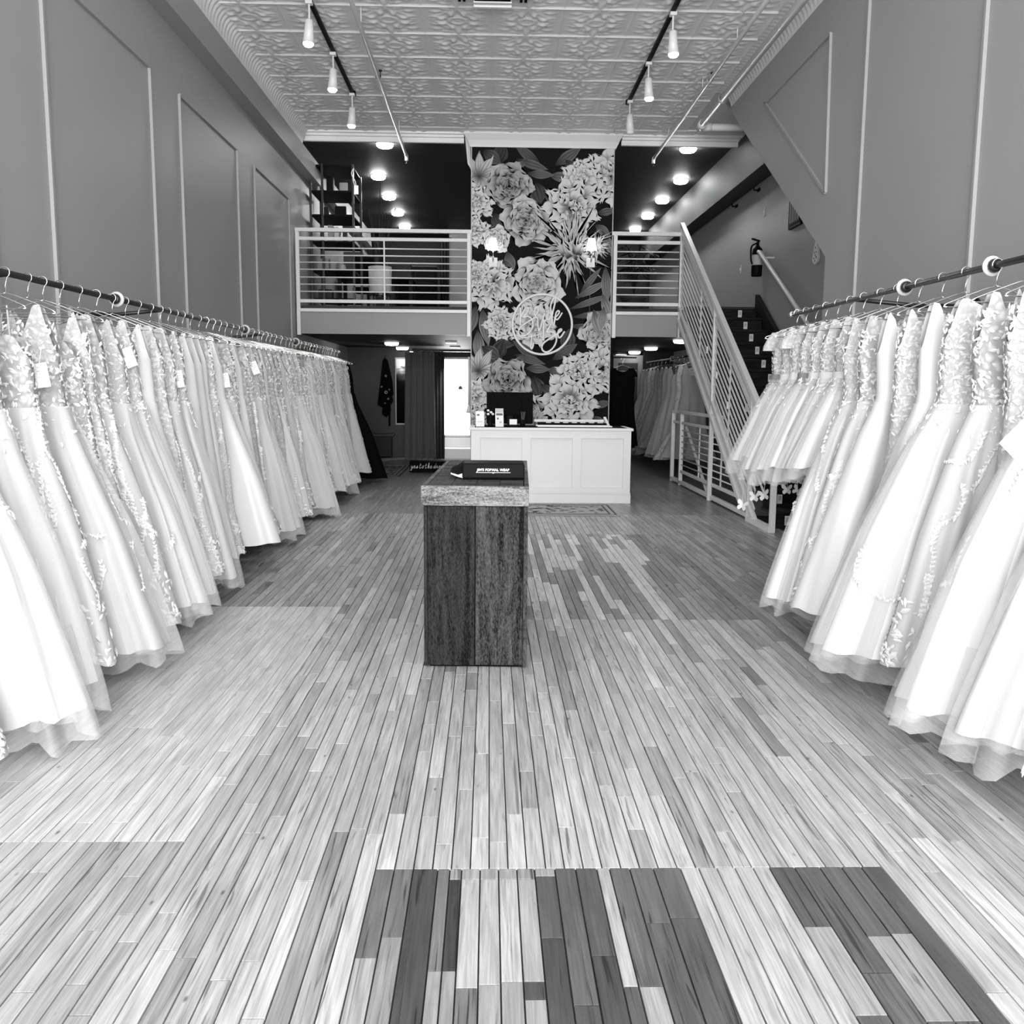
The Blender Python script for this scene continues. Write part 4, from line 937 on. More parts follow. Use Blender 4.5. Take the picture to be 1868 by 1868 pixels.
def make_dress(style, x, y, rz, wall_dir, label, group, seed, name='wedding_gown', cat='gown', mats=None, res=1.0, flare=None, thick=None, length=None, neck=None, scale=1.0, tagpos=None, sash=None, sleeves=False, extra=None):
    S = dict(STY[style]); rs = random.Random(seed); U = lambda ab: rs.uniform(*ab)
    L = length or U(S['L']); ah = flare or U(S['ah']); bh = thick or U(S['bh'])
    skm = (mats or {}).get('skirt', S['skirt']); bdm = (mats or {}).get('bod', S['bod'])
    if not mats:
        sfx = rs.choice(('', '', '_ivory', '_ivory', '_champagne')) if wall_dir < 0 else rs.choice(('', '', '', '_ivory'))
        skm, bdm = skm + sfx, bdm + sfx
    root = thing(name, label, cat, (x, y, rz - L), group)
    g = S['kind'] == 'g'
    sb, sw = (.27, .44) if g else (.34, .56)
    wst = rs.uniform(.165, .19)
    if S['kind'] == 'a': ak = [(.1, .17), (.2, .185), (sb, .19), (sw, wst), (.72, wst + (ah - wst) * .22), (1.1, wst + (ah - wst) * .60), (L, ah), (L + .3, ah * 1.1)]; bk = [(.1, .02), (sb, .065), (sw, .065), (.9, bh * .7), (L, bh), (L + .3, bh)]
    elif S['kind'] == 'm': ak = [(.1, .17), (.2, .18), (sb, .19), (sw, wst), (.74, .19), (1.05, .22), (1.3, .22 + (ah - .22) * .45), (L, ah), (L + .3, ah * 1.15)]; bk = [(.1, .02), (sb, .06), (sw, .06), (1.0, .075), (L, bh), (L + .3, bh)]
    else: ak = [(.08, .12), (.18, .135), (sb, .15), (sw, .14), (.62, ah * .62), (L, ah), (L + .3, ah * 1.1)]; bk = [(.08, .025), (sb, .06), (sw, .06), (.7, bh * .8), (L, bh), (L + .3, bh)]
    if wall_dir < 0:      # tightly packed gowns hang straight, without a waist
        ak = [(k_, max(v_, np.interp(k_, [.1, sb, sw, .8, 1.2, L, L + .3], [.17, .20, .215, .25, .30, .32, .33]))) for k_, v_ in ak]
    yaw_ = rs.uniform(-.22, .22); sway = rs.uniform(-.05, .05)
    n1 = rs.randint(*S['nf']); p1, p2, p3 = [rs.uniform(0, 6.3) for _ in range(3)]
    lim = .50 if wall_dir else 9
    sx = rs.uniform(-.02, .02)
    def surf(phi, s, off=0., fs=1., dph=0.):
        a = smooth_prof(ak, s) + off; b = smooth_prof(bk, s) + off * .8
        c, sn = np.cos(phi), np.sin(phi)
        xx = a * np.sign(c) * np.abs(c) ** .85; yy = b * np.sign(sn) * np.abs(sn) ** .8
        t = np.clip((s - sw) / (L - sw), 0, 1.1); amp = S['A'] * 1.5 * fs * np.clip(t, 0, 1.1) ** .7
        arc = np.arctan2(np.sin(phi) * .55, np.cos(phi) * 1.0)
        w1 = np.cos(n1 * arc + p1 + dph + .8 * np.sin(2.2 * s + p3)); f = .75 * np.sign(w1) * np.abs(w1) ** .7 + .3 * np.cos((n1 * 1.7 // 1) * arc + p2 + dph * 2) + .25 * np.cos(3 * arc + p3 + 1.3 * s)
        nx, ny = c / np.maximum(a, .01), sn / np.maximum(b, .01); nl = np.hypot(nx, ny); nx, ny = nx / nl, ny / nl
        xx = xx + nx * amp * f + sx * t; yy = yy + ny * amp * f + sway * t + yaw_ * xx * np.clip(s / .5, .15, 1)
        if wall_dir: xx = np.where(xx * wall_dir > lim - .06, wall_dir * (lim - .06 + .06 * np.tanh((xx * wall_dir - lim + .06) / .06)), xx)
        return xx, yy
    N = int(96 * res); phi = np.linspace(0, 2 * PI, N, endpoint=False)
    # even spacing along the outline
    ph = np.linspace(0, 2 * PI, 2000); xx, yy = surf(ph, np.full_like(ph, L * .9)); d = np.concatenate([[0], np.cumsum(np.hypot(np.diff(xx), np.diff(yy)))])
    phi = np.interp(np.linspace(0, d[-1], N, endpoint=False), d, ph)
    nk = neck or rs.choice(('v', 'v', 'sweet', 'high', 'strap'))
    cabs = np.abs(np.cos(phi)); top = {'v': [.40, .26, .135, .13, .33], 'sweet': [.30, .29, .27, .28, .36], 'high': [.19, .16, .135, .135, .30], 'strap': [.33, .32, .17, .13, .33]}[nk]
    stp = np.interp(cabs, [0, .35, .62, .8, 1], top) * (.8 if g else 1.0)
    if nk == 'v': stp = np.where(np.sin(phi) > 0, np.minimum(stp, .3), stp)
    def grid(svals, off=0, fs=1., dph=0., hem=0.):
        R_, N_ = svals.shape; PH = np.broadcast_to(phi, (R_, N_)); a, b = surf(PH, svals, off, fs, dph)
        V = np.stack([a, b, -svals], -1)
        i, j = np.meshgrid(np.arange(R_ - 1), np.arange(N_), indexing='ij'); k0 = (i * N_ + j).ravel(); k1 = (i * N_ + (j + 1) % N_).ravel()
        return V.reshape(-1, 3), np.stack([k0, k1, k1 + N_, k0 + N_], -1)
    O = np.array([x, y, rz])
    rb_ = max(6, int(10 * res)); tt = np.linspace(0, 1, rb_)[:, None]
    sB = stp[None, :] + (sw + .012 - stp[None, :]) * tt
    V, Fq = grid(sB); meshobj('bodice', V * scale + O, Fq, bdm, root, True)
    hemw = L + .012 * np.sin(2 * phi + p1) + .006 * np.sin(7 * phi + p2)
    rk = int(34 * res); tt = np.linspace(0, 1, rk)[:, None] ** .9
    sS = sw + (hemw[None, :] - sw) * tt
    V, Fq = grid(sS, .004); meshobj('skirt', V * scale + O, Fq, skm, root, True)
    if S['over']:
        tt = np.linspace(0, 1, int(24 * res))[:, None]; hm = L + .075 + .02 * np.sin(3 * phi + p3) + .012 * np.sin(11 * phi)
        V, Fq = grid(sw + (hm[None, :] - sw) * tt, .016, 1.5, 1.1); meshobj('tulle_overlay', V * scale + O, Fq, 'tulle', root, True)
        tt = np.linspace(.75, 1, 6)[:, None]; hm = L + .02
        V, Fq = grid(sw + (hm - sw) * np.repeat(tt, N, 1), -.03, 1.3, 2.0); (meshobj('petticoat', V * scale + O, Fq, 'tulle', root, True) if res >= .9 else None)
    if nk in ('sweet',):
        lp = MB()
        for sgn in (-1, 1): lp.tube([(x + sgn * .12, y, rz - .155), (x + sgn * .13, y - .01, rz - .30)], .003, 5)
        lp.build('hanging_loops', skm, root)
    if sleeves:
        for sgn in (-1, 1):
            sl = MB(); sl.lathe([(.045, 0), (.06, -.04), (.065, -.09), (.055, -.12)], (0, 0, 0), 14)
            W = np.array(sl.v); W[:, 1] *= .5; W[:, 0] = W[:, 0] * .85 + sgn * (.125 - W[:, 2] * .42); W[:, 2] -= .13; meshobj('cap_sleeve', W + O, sl.f, bdm, root, True)
    if sash:
        ss = np.linspace(sw - .035, sw + .025, 4)[:, None] * np.ones((1, N)); V, Fq = grid(ss, .012); meshobj('sash', V + O, Fq, sash, root, True)
    # ---- lace motifs raised on the cloth
    leaves = []
    vis = lambda: (rs.uniform(PI * .95, PI * 2.12) if wall_dir <= 0 else rs.uniform(PI * .88, PI * 2.05))
    dn = int(S['dens'] * (1 if res >= .9 else .45) * (.7 if wall_dir < 0 else 1))
    for _ in range(dn):
        leaves.append((vis(), rs.uniform(.2 if nk != 'sweet' else .32, sw + .18 * rs.random() ** 2 + .02), rs.uniform(.008, .017), rs.uniform(0, 6.3)))
    for _ in range(int(S['vines'] * (1 if res >= .9 else .6))):
        p_, s_ = vis(), rs.uniform(sw, L - .25); an = rs.uniform(-.5, .5); ln = rs.randint(10, 26)
        for q in range(ln):
            s_ += .020 * math.cos(an); p_ += .020 * math.sin(an) / .28; an += rs.uniform(-.35, .35)
            if s_ > L - .02: break
            sz = rs.uniform(.010, .021)
            for sd in (-1, 1): leaves.append((p_ + sd * .018, s_ + rs.uniform(-.004, .004), sz, PI / 2 + sd * rs.uniform(.4, 1.0) + an))
    for _ in range(int(S['hemlace'] * (1 if res >= .9 else .5))):
        leaves.append((vis(), L - .015 - .26 * rs.random() ** 1.6, rs.uniform(.013, .026), rs.uniform(0, 6.3)))
    if leaves:
        A = np.array(leaves); P, s_, sz, an = A.T; s_ = np.minimum(s_, L - .01)
        e = 1e-3; of = .020 if S['over'] else .008; off = np.where(s_ > sw, of, .005)
        fsv = 1.5 if S['over'] else 1.0
        def pos(pp, ss):
            a, b = surf(pp, ss, off); return np.stack([a, b, -ss], -1)
        c = pos(P, s_); du = pos(P + e, s_) - c; dv = pos(P, s_ + e) - c
        du /= np.linalg.norm(du, axis=1)[:, None] + 1e-9; dv /= np.linalg.norm(dv, axis=1)[:, None] + 1e-9; nn = np.cross(dv, du); nn /= np.linalg.norm(nn, axis=1)[:, None] + 1e-9
        # outward
        cen = np.stack([c[:, 0], c[:, 1] * 4, np.zeros(len(c))], -1); flip = np.sign((nn * cen).sum(1) + 1e-9); nn *= flip[:, None]
        T1 = np.cos(an)[:, None] * du + np.sin(an)[:, None] * dv; T2 = np.cross(nn, T1)
        sh = [(-.9, 0, 0), (-.35, .42, .0), (.35, .36, .05), (1.0, 0, .12), (.35, -.36, .05), (-.35, -.42, .0), (0, 0, .30)]
        VV = np.stack([c + (T1 * a + T2 * b + nn * h_) * sz[:, None] for a, b, h_ in sh], 1).reshape(-1, 3)
        i0 = (np.arange(len(A)) * 7)[:, None]
        FF = np.concatenate([i0 + np.array([[0, 1, 6]]), i0 + np.array([[1, 2, 6]]), i0 + np.array([[2, 3, 6]]), i0 + np.array([[3, 4, 6]]), i0 + np.array([[4, 5, 6]]), i0 + np.array([[5, 0, 6]])])
        o = meshobj('lace_motifs', VV + O, FF, (mats or {}).get('leaf', 'applique'), root); tag(o, kind='stuff')
    if tagpos:
        dx, dz, ang, w_, h_ = tagpos; sd = -wall_dir
        tg = thing_part_tag(root, x + sd * dx, y - tagy(style), rz - dz, ang, w_, h_)
    if extra: extra(root, surf, O, L, sw)
    return root
def tagy(style): return .16 if style in ('tulle', 'chiffon') else .12
def thing_part_tag(root, x, y, z, ang, w, h):
    R_ = Matrix.Translation((x, y, z)) @ Matrix.Rotation(ang, 4, 'Y')
    b = MB(); b.box(-w / 2, w / 2, -.001, .001, -h, 0); o = meshobj('price_tag', [R_ @ Vector(v) for v in b.v], b.f, 'paper', root)
    for i, (u0, u1, q) in enumerate(((-.25, .25, .15), (-.3, .3, .3), (-.2, .3, .42), (-.3, .1, .55), (.05, .3, .75))):
        b = MB(); b.box(u0 * w, u1 * w, -.0018, -.001, -h * q - .004, -h * q); meshobj('tag_print', [R_ @ Vector(v) for v in b.v], b.f, 'pipe_paint', o)
    b = MB(); b.tube([(0, 0, 0), (.01, .02, .06)], .0012, 4); meshobj('tag_string', [R_ @ Vector(v) for v in b.v], b.f, 'paper', o)
    return o

# left rack, counted back from the black gown
rl = random.Random(5)
left_styles = []  # styles by position
ys = []; y = 2.95; thk = []
cyc = ['lace', 'tulle', 'satin', 'vine', 'bead', 'crepe', 'lace', 'vine', 'chiffon', 'bead', 'satin', 'lace', 'vine', 'tulle', 'crepe', 'bead']
while y < 12.25:
    i = len(ys); s_ = cyc[i % len(cyc)] if rl.random() < .7 else rl.choice(list(STY)[:7])
    if i == 0: s_ = 'lace'
    if i == 1: s_ = 'tulle'
    b_ = {0: .15, 1: .20}.get(i, rl.uniform(*STY[s_]['bh']) * .9)
    if ys: y = ys[-1] + .80 * (thk[-1] + b_)
    ys.append(y); left_styles.append(s_); thk.append(b_)
nL = len(ys)
for i, (y, s_) in enumerate(zip(ys, left_styles)):
    n = nL - i
    w = STY[s_]['word']
    tg = None
    if i in (4, 9, 13, 19, 24): tg = (.20, .28 + .1 * (i % 3), -.35 + .2 * (i % 3), .055, .10)
    kw = {}
    kw['thick'] = thk[i]
    if i < 2: kw['flare'] = (.50, .56)[i]
    make_dress(s_, XLR, y, RZ - .015, -1, '%s, %s white one from the black gown' % (w, ordinal(n)), 'white gowns on the left rail', 1000 + i, res=1.0 if y < 7 else .72, tagpos=tg, **kw)
    hanger(XLR, y, RZ - .013, 'wire hanger of the %s white gown from the black gown' % ordinal(n), 'hangers on the left rail', rl.uniform(-.12, .12))
make_dress('satin', XLR, 12.55, RZ - .015, -1, 'long plain black gown at the far end of the left rail', None, 1500, mats=dict(skirt='black_fabric', bod='black_fabric'), flare=.66, thick=.16, length=1.70, neck='strap', res=.72, name='black_gown')
hanger(XLR, 12.55, RZ - .013, 'wire hanger of the black gown', 'hangers on the left rail')

# right rack, counted from the end by the stairs
rr_ = random.Random(9)
right = []
y = 2.42
plan = ['vine', 'tulle', 'bead', 'tulle', 'lace', 'vine', 'tulle', 'satin', 'lace', 'satin', 'vine', 'chiffon']
for s_ in plan:
    right.append((y, s_)); y += rr_.uniform(.20, .25)
y = max(y, 5.06)
while y < 6.2: right.append((y, 'girl')); y += rr_.uniform(.17, .2)
nR = len(right)
for i, (y, s_) in enumerate(right):
    n = nR - i; w = STY[s_]['word']; g = s_ == 'girl'
    tg = (.30, .62, .75, .085, .11) if i == 3 else None
    kw = {}
    if s_ == 'tulle': kw = dict(flare=.58, thick=.19)
    if i < 2: kw = dict(flare=.52, thick=.16, length=1.60)
    if s_ == 'satin': kw = dict(flare=.55, thick=.15)
    if g: kw = dict(sash='grey_gown' if n in (1, 4) else 'satin', sleeves=(n in (1, 3)), neck='high')
    make_dress(s_, XRR, y, RZ + .028, 1, '%s, %s from the stair end' % (w, ordinal(n)), 'flower girl dresses on the right rail' if g else 'white gowns on the right rail', 2000 + i, res=1.0, tagpos=tg,
               name='flower_girl_dress' if g else 'wedding_gown', cat='dress' if g else 'gown', **kw)
    hanger(XRR, y, RZ + .030, 'wire hanger of the %s dress from the stair end' % ordinal(n), 'hangers on the right rail', rr_.uniform(-.12, .12))

# paper butterflies hanging under the flower girl dresses
def butterfly(x, y, z, s, rot, label):
    t = thing('paper_butterfly', label, 'butterfly', (x, y, z), 'paper butterflies by the stairs')
    for sgn in (-1, 1):
        pts = [(0, .2), (.35, .75), (.8, .95), (1.0, .75), (.9, .35), (.45, .05), (.75, -.15), (.75, -.5), (.5, -.75), (.2, -.55), (0, -.2)]
        R_ = Matrix.Translation((x, y, z)) @ Matrix.Rotation(rot, 4, 'Y') @ Matrix.Rotation(sgn * .35, 4, 'Z')
        b = MB(); b.prism([(sgn * a * s, c * s) for a, c in pts], 'y', -.0006, .0006); meshobj('wing', [R_ @ Vector(v) for v in b.v], b.f, 'paper', t)
    MB().tube([(x, y, z - s * .5), (x, y, z + s * .45)], s * .06, 6).build('body', 'paper', t)
    MB().tube([(x, y, z + s * .4), (x, y, .88)], .0012, 4).build('thread', 'paper', t)
for i, (bx_, bz_, s_, r_, nm) in enumerate(((1.72, .47, .042, .3, 'nearest the guard rail'), (1.80, .53, .04, .1, 'second from the guard rail'), (1.865, .54, .042, -.2, 'middle of five by the newel post'), (2.02, .58, .04, 0, 'fourth from the guard rail'), (2.09, .575, .038, .5, 'farthest from the guard rail'))):
    butterfly(bx_, 6.10, bz_ + .05, s_, r_, 'white paper butterfly, ' + nm)

# ------------------------------------------------------------------ below the mezzanine, rear gown rail
rack('garment_rail', 3.02, 13.4, 17.6, 1.80, XS, (15.2,), (13.8, 17.0), 'dark garment rail with coloured gowns below the mezzanine')
rq = random.Random(3)
for i in range(11):
    y = 13.55 + i * .37
    mt = rq.choice(('grey_gown', 'pale_gown', 'grey_gown', 'pale_gown', 'lace_fine'))
    make_dress(rq.choice(('lace', 'crepe', 'satin', 'vine')), 3.02, y, 1.80, 1, 'grey toned long gown, %s along the rail below the mezzanine' % ordinal(i + 1), 'grey gowns below the mezzanine', 3000 + i, res=.6,
               mats=dict(skirt=mt, bod=mt, leaf='pale_gown'), length=1.55 + rq.uniform(-.1, .1), name='evening_gown', flare=rq.uniform(.3, .5))
    hanger(3.02, y, 1.80, 'wire hanger of the %s grey gown below the mezzanine' % ordinal(i + 1), 'hangers below the mezzanine')
# black dress against the column side
make_dress('crepe', 1.90, 13.15, 1.72, 0, 'short sleeved black dress hanging beside the floral column', None, 3100, mats=dict(skirt='black_fabric', bod='black_fabric'), length=1.25, flare=.24, thick=.10, neck='high', sleeves=True, res=.7, name='black_dress', cat='dress')
hanger(1.90, 13.15, 1.72, 'hanger of the short sleeved black dress beside the column', None)
MB_ = MB().tube([(1.66, 13.15, 1.74), (2.1, 13.15, 1.74)], .01, 8); one('wall_peg', MB_, 'black_iron', 'dark peg rail on the side of the floral column', 'peg')

# door at the rear under the mezzanine
d = struct('door_1', MB().bbox(2.42, 3.0, 18.0, 18.05, 0, 1.95, .004), 'wall', 'grey panelled rear door beside the coloured gowns')
MB().bbox(2.52, 2.90, 17.985, 18.0, .95, 1.8, .006).build('door_panel', 'wall_far', d); MB().bbox(2.52, 2.90, 17.985, 18.0, .15, .8, .006).build('door_panel', 'wall_far', d)
h = MB(); h.tube([(2.90, 18.0, .88), (2.90, 17.94, .88), (2.80, 17.94, .88)], .012, 8); h.lathe([(0, -.02), (.03, -.02), (.03, 0)], (2.90, 18.0, .88), 12, 'y'); h.build('door_handle', 'black_iron', d)
struct('wall_rear_right', MB().box(1.66, 2.40, 18.02, 18.12, 0, ZM0).box(3.02, XS, 18.02, 18.12, 0, ZM0), 'dark_wall', 'dark wall around the rear door')

# curtain, mirror, robe and bright doorway on the other side
t = thing('curtain', 'long grey curtain hanging below the mezzanine beside the bright doorway', 'curtain', (-1.15, 16.6, 0))
def curtain(name, x0, x1, y, z0, z1, n, m, parent, amp=.05, gather=0.):
    U_, Z_ = np.meshgrid(np.linspace(0, 1, n * 10), np.linspace(0, 1, 8), indexing='ij')
    X_ = x0 + (x1 - x0) * U_ + gather * (Z_ - 1) * (U_ - .5) * -1; Yy = y + amp * np.sin(U_ * n * 2 * PI + .5 * np.sin(U_ * 17)) * (.6 + .4 * (1 - Z_)); Zz = z0 + (z1 - z0) * Z_
    V_ = np.stack([X_, Yy, Zz], -1).reshape(-1, 3); a, b = U_.shape; i, j = np.meshgrid(np.arange(a - 1), np.arange(b - 1), indexing='ij'); k0 = (i * b + j).ravel()
    return meshobj(name, V_, np.stack([k0, k0 + b, k0 + b + 1, k0 + 1], -1), m, parent, True)
curtain('drape', -1.50, -.98, 16.6, .01, 1.92, 5, 'curtain', t, .085, gather=.06); curtain('drape', -.98, -.80, 16.62, .01, 1.92, 3, 'curtain_dark', t, .03)
MB().tube([(-1.62, 16.6, 1.94), (-.3, 16.6, 1.94)], .012, 8).build('curtain_rod', 'chrome', t)
struct('wall_rear_left', MB().box(XL, -1.48, 17.2, 17.3, 0, ZM0).box(-1.48, -.97, 18.0, 18.1, 0, ZM0).box(-.97, -.33, 18.05, 18.1, 1.87, ZM0).box(-.33, CX0 + .3, 18.0, 18.1, 0, ZM0), 'wall_far', 'grey rear wall behind the curtain')
t = thing('wall_mirror', 'tall mirror on the grey rear wall beside the curtain', 'mirror', (-1.6, 17.19, .6))
MB().box(-1.74, -1.50, 17.17, 17.2, .6, 1.84).build('frame', 'pipe_paint', t); MB().box(-1.72, -1.50, 17.165, 17.17, .63, 1.81).build('glass', 'mirror', t)
t = thing('robe', 'dark patterned robe hanging on the grey rear wall', 'robe', (-1.92, 17.1, .85))
rp = [(-1.92, 1.83), (-1.87, 1.78), (-1.79, 1.42), (-1.77, 1.16), (-1.80, 1.12), (-1.77, 1.05), (-1.83, .96), (-1.82, .86), (-1.90, .74), (-1.98, .80), (-1.97, .92), (-2.06, .97), (-2.03, 1.2), (-2.0, 1.42), (-1.96, 1.77)]
MB().prism(rp, 'y', 17.06, 17.14).build('cloth', 'black_fabric', t)
for a, b, c in ((-1.9, 1.5, .02), (-1.98, 1.3, .018), (-1.9, 1.2, .03), (-1.84, 1.25, .015), (-1.92, 1.0, .015), (-1.86, 1.08, .018)): MB().lathe([(c * .5, -.002), (c, -.004), (c * .6, 0)], (a, 17.06, b), 10, 'y').build('motif', 'fascia', t)
MB().bbox(-1.86, -1.83, 17.07, 17.12, .58, .85, .004).build('belt', 'black_fabric', t)
MB().tube([(-1.92, 17.1, 1.83), (-1.92, 17.2, 1.87)], .006, 6).build('hook', 'black_iron', t)
t = thing('bench', 'low grey bench against the rear wall beside the black gown', 'bench', (-2.0, 16.9, 0))
MB().bbox(-2.4, -1.75, 16.85, 17.18, .40, .44, .006).build('seat', 'wall_far', t); MB().bbox(-2.36, -1.80, 16.9, 17.15, .02, .40, .006).build('body', 'dark_wall', t)
for yy, nm in ((14.5, 'nearer'), (15.9, 'farther')):
    t = thing('wall_mirror', 'narrow tall dark mirror on the left wall, %s of two' % nm, 'mirror', (XL + .02, yy, .5))
    MB().box(XL, XL + .03, yy - .35, yy + .35, .5, 1.75).build('frame', 'pipe_paint', t); MB().box(XL + .03, XL + .034, yy - .30, yy + .30, .54, 1.71).build('glass', 'mirror', t)
# steps and bright doorway
for yy, nm in ((14.6, 'nearer'), (16.3, 'farther')):
    t = thing('ceiling_lamp', 'small flush rectangular lamp over the white steps, %s of two' % nm, 'lamp', (-.6, yy, ZM0))
    MB().bbox(-.69, -.51, yy - .06, yy + .06, ZM0 - .03, ZM0, .004).build('housing', 'trim_white', t); MB().box(-.68, -.52, yy - .05, yy + .05, ZM0 - .034, ZM0 - .03).build('diffuser', 'lamp_dim', t)
    if nm == 'farther':
        l = bpy.data.lights.new('lamp_beam', 'SPOT'); l.energy = 120; l.spot_size = 1.0; l.spot_blend = .5; l.shadow_soft_size = .06
        lo = bpy.data.objects.new('lamp_beam', l); lo.location = (0, 0, -.05); lo.rotation_euler = (math.radians(32), 0, 0); link(lo, t)
t = thing('entry_steps', 'white wooden steps leading up to the bright doorway', 'steps', (-.6, 17.2, 0))
MB().bbox(-.95, -.27, 16.75, 17.98, 0, .19, .006).build('step', 'counter_white', t); MB().bbox(-.95, -.27, 17.2, 17.98, .19, .37, .006).build('step', 'counter_white', t)
MB().box(-.95, -.3, 17.23, 17.95, .37, .378).build('step_mat', 'rug_dark', t)
d = thing('door_2', 'bright glazed rear door letting in daylight', 'door', (-.65, 18.02, .37)); tag(d, kind='structure'); del d['category']
MB().box(-.955, -.925, 17.98, 18.06, .37, 1.87).build('jamb', 'trim_white', d); MB().box(-.375, -.335, 17.98, 18.06, .37, 1.87).build('jamb', 'trim_white', d); MB().box(-.955, -.335, 17.98, 18.06, 1.84, 1.88).build('head', 'trim_white', d)
MB().box(-.925, -.375, 18.03, 18.04, .37, 1.84).build('pane', 'day', d)
MB().lathe([(0, -.03), (.03, -.02), (.036, .0), (.03, .02)], (-.56, 18.0, 1.30), 10, 'y').build('knob', 'black_iron', d)
MB().bbox(-.60, -.52, 17.97, 17.985, 1.26, 1.31, .003).build('lock', 'black_iron', d)
t = thing('wall_lamp', 'small white tube lamp on the edge of the floral column', 'lamp', (CX0 - .03, 12.85, 1.0))
MB().tube([(CX0 - .03, 12.85, 1.02), (CX0 - .03, 12.85, 1.72)], .016, 8).build('tube', 'trim_white', t, True); MB().lathe([(0, .94), (.04, .95), (.03, 1.0), (.016, 1.06)], (CX0 - .03, 12.85, 0), 12).build('foot', 'trim_white', t, True)
MB().tube([(CX0 - .03, 12.85, 1.35), (CX0, 12.85, 1.35)], .01, 6).build('bracket', 'trim_white', t)
# black script sign box on the floor
sg = thing('floor_sign', 'black box sign with white script on the floor before the curtain', 'sign', (-.93, 14.1, 0))
MB().bbox(-1.215, -.62, 14.02, 14.22, .0, .175, .006).build('box', 'matte_black', sg)
GL = {'y': [[(0, 1), (.1, .3), (.4, .25), (.6, 1), (.5, -.3), (.2, -.9), (0, -.6), (.9, .4)]], 'e': [[(0, .4), (.5, .7), (.4, 1), (.1, .8), (.1, .2), (.4, 0), (.8, .4)]], 's': [[(0, .1), (.4, .95), (.5, .5), (.4, .05), (.1, .1), (.8, .4)]],
      't': [[(.2, 1.9), (.15, .2), (.35, 0), (.7, .4)], [(-.1, 1.2), (.6, 1.3)]], 'o': [[(.5, 1), (.1, .8), (.1, .2), (.4, 0), (.6, .5), (.5, 1), (.9, .9)]], 'h': [[(.1, 0), (.35, 1.8), (.15, 2), (.12, 0), (.35, .9), (.5, .8), (.5, .1), (.8, .3)]],
      'd': [[(.5, .9), (.15, .8), (.1, .2), (.4, .1), (.6, 1), (.75, 2.0), (.6, .2), (.9, .3)]], 'r': [[(0, .2), (.2, 1), (.3, .85), (.5, .9), (.45, .2), (.8, .3)]]}
cxp = -1.195; sc = .040
for ch in 'yes to the dress':
    if ch == ' ': cxp += .008; continue
    for stroke in GL[ch]:
        b = MB(); b.tube(smooth_path([(cxp + p[0] * sc + p[1] * .008, 14.017, .065 + p[1] * sc) for p in stroke], 3), .003, 5); b.build('letter', 'paper', sg)
    cxp += .040

# ------------------------------------------------------------------ on the mezzanine
t = thing('display_shelf', 'black metal display shelf behind the mezzanine railing', 'shelf', (-2.3, 13.9, ZM1))
sx0, sx1, sy0, sy1 = -2.55, -1.95, 13.55, 14.35
for a, b in ((sx0, sy0), (sx1, sy0), (sx0, sy1), (sx1, sy1), (-2.38, sy0 - .02)): MB().bbox(a - .016, a + .016, b - .016, b + .016, ZM1, 4.42, .003).build('upright', 'black_iron', t)
for z in (2.55, 2.95, 3.35, 3.72, 4.05, 4.40): MB().bbox(sx0, sx1, sy0, sy1, z - .012, z + .012, .003).build('shelf_board', 'black', t)
rs = random.Random(11)
for i, (a, b, z, w_, d_, h_, m_) in enumerate(((-2.30, 13.75, 4.062, .10, .12, .22, 'black'), (-2.12, 13.8, 4.062, .12, .03, .16, 'fascia'), (-2.48, 13.8, 4.062, .05, .05, .1, 'pipe_paint'), (-2.4, 13.9, 3.732, .1, .1, .16, 'dark_wall'), (-2.15, 13.7, 3.732, .16, .05, .14, 'black'), (-2.3, 13.75, 3.362, .07, .2, .24, 'fascia'), (-2.2, 13.75, 3.362, .05, .2, .21, 'pipe_paint'), (-2.1, 13.75, 3.362, .04, .2, .23, 'dark_wall'), (-2.42, 13.8, 2.962, .16, .16, .18, 'fascia'), (-2.15, 13.8, 2.962, .1, .1, .1, 'pipe_paint'), (-2.4, 13.8, 2.562, .2, .2, .14, 'dark_wall'))):
    nm = ('upright dark box', 'small pale card', 'tiny pale figurine', 'dark round pot', 'black low box', 'grey binder', 'pale binder', 'charcoal binder', 'grey basket', 'pale cup', 'dark basket')[i]
    lv = {4.062: 'top', 3.732: 'second', 3.362: 'third', 2.962: 'fourth', 2.562: 'lowest'}[z]
    if 'pot' in nm or 'cup' in nm or 'figurine' in nm:
        mb = MB().lathe([(0, 0), (w_ * .35, 0), (w_ * .5, h_ * .5), (w_ * .35, h_ * .9), (w_ * .42, h_), (w_ * .3, h_ * .95)], (a, b, z), 14); sm_ = True
    else: mb = MB().bbox(a - w_ / 2, a + w_ / 2, b - d_ / 2, b + d_ / 2, z, z + h_, .008); sm_ = False
    one('shelf_item', mb, m_, '%s on the %s board of the black display shelf' % (nm, lv), nm.split()[-1], None, sm_).name = nm.split()[-1]
t = thing('hanging_tag', 'white tag on a looped cord at the edge of the display shelf', 'tag', (-1.92, 13.5, 4.0))
MB().tube(smooth_path([(-1.93, 13.52, 4.36), (-1.96, 13.5, 4.28), (-1.91, 13.5, 4.18), (-1.9, 13.5, 4.1), (-1.94, 13.5, 4.2), (-1.93, 13.52, 4.36)]), .006, 5).build('cord', 'pipe_paint', t); MB().bbox(-1.925, -1.865, 13.49, 13.5, 4.0, 4.12, .003).build('card', 'paper', t)
t = thing('snake_plant', 'tall snake plant in a white pot on a stand behind the long railing', 'plant', (-1.70, 14.6, ZM1))
pr = random.Random(4)
MB().lathe([(0, 2.74), (.165, 2.74), (.175, 2.76), (.18, 3.14), (.165, 3.14), (.16, 3.09), (0, 3.08)], (-1.70, 14.6, 0), 26).build('pot', 'pot_white', t, True)
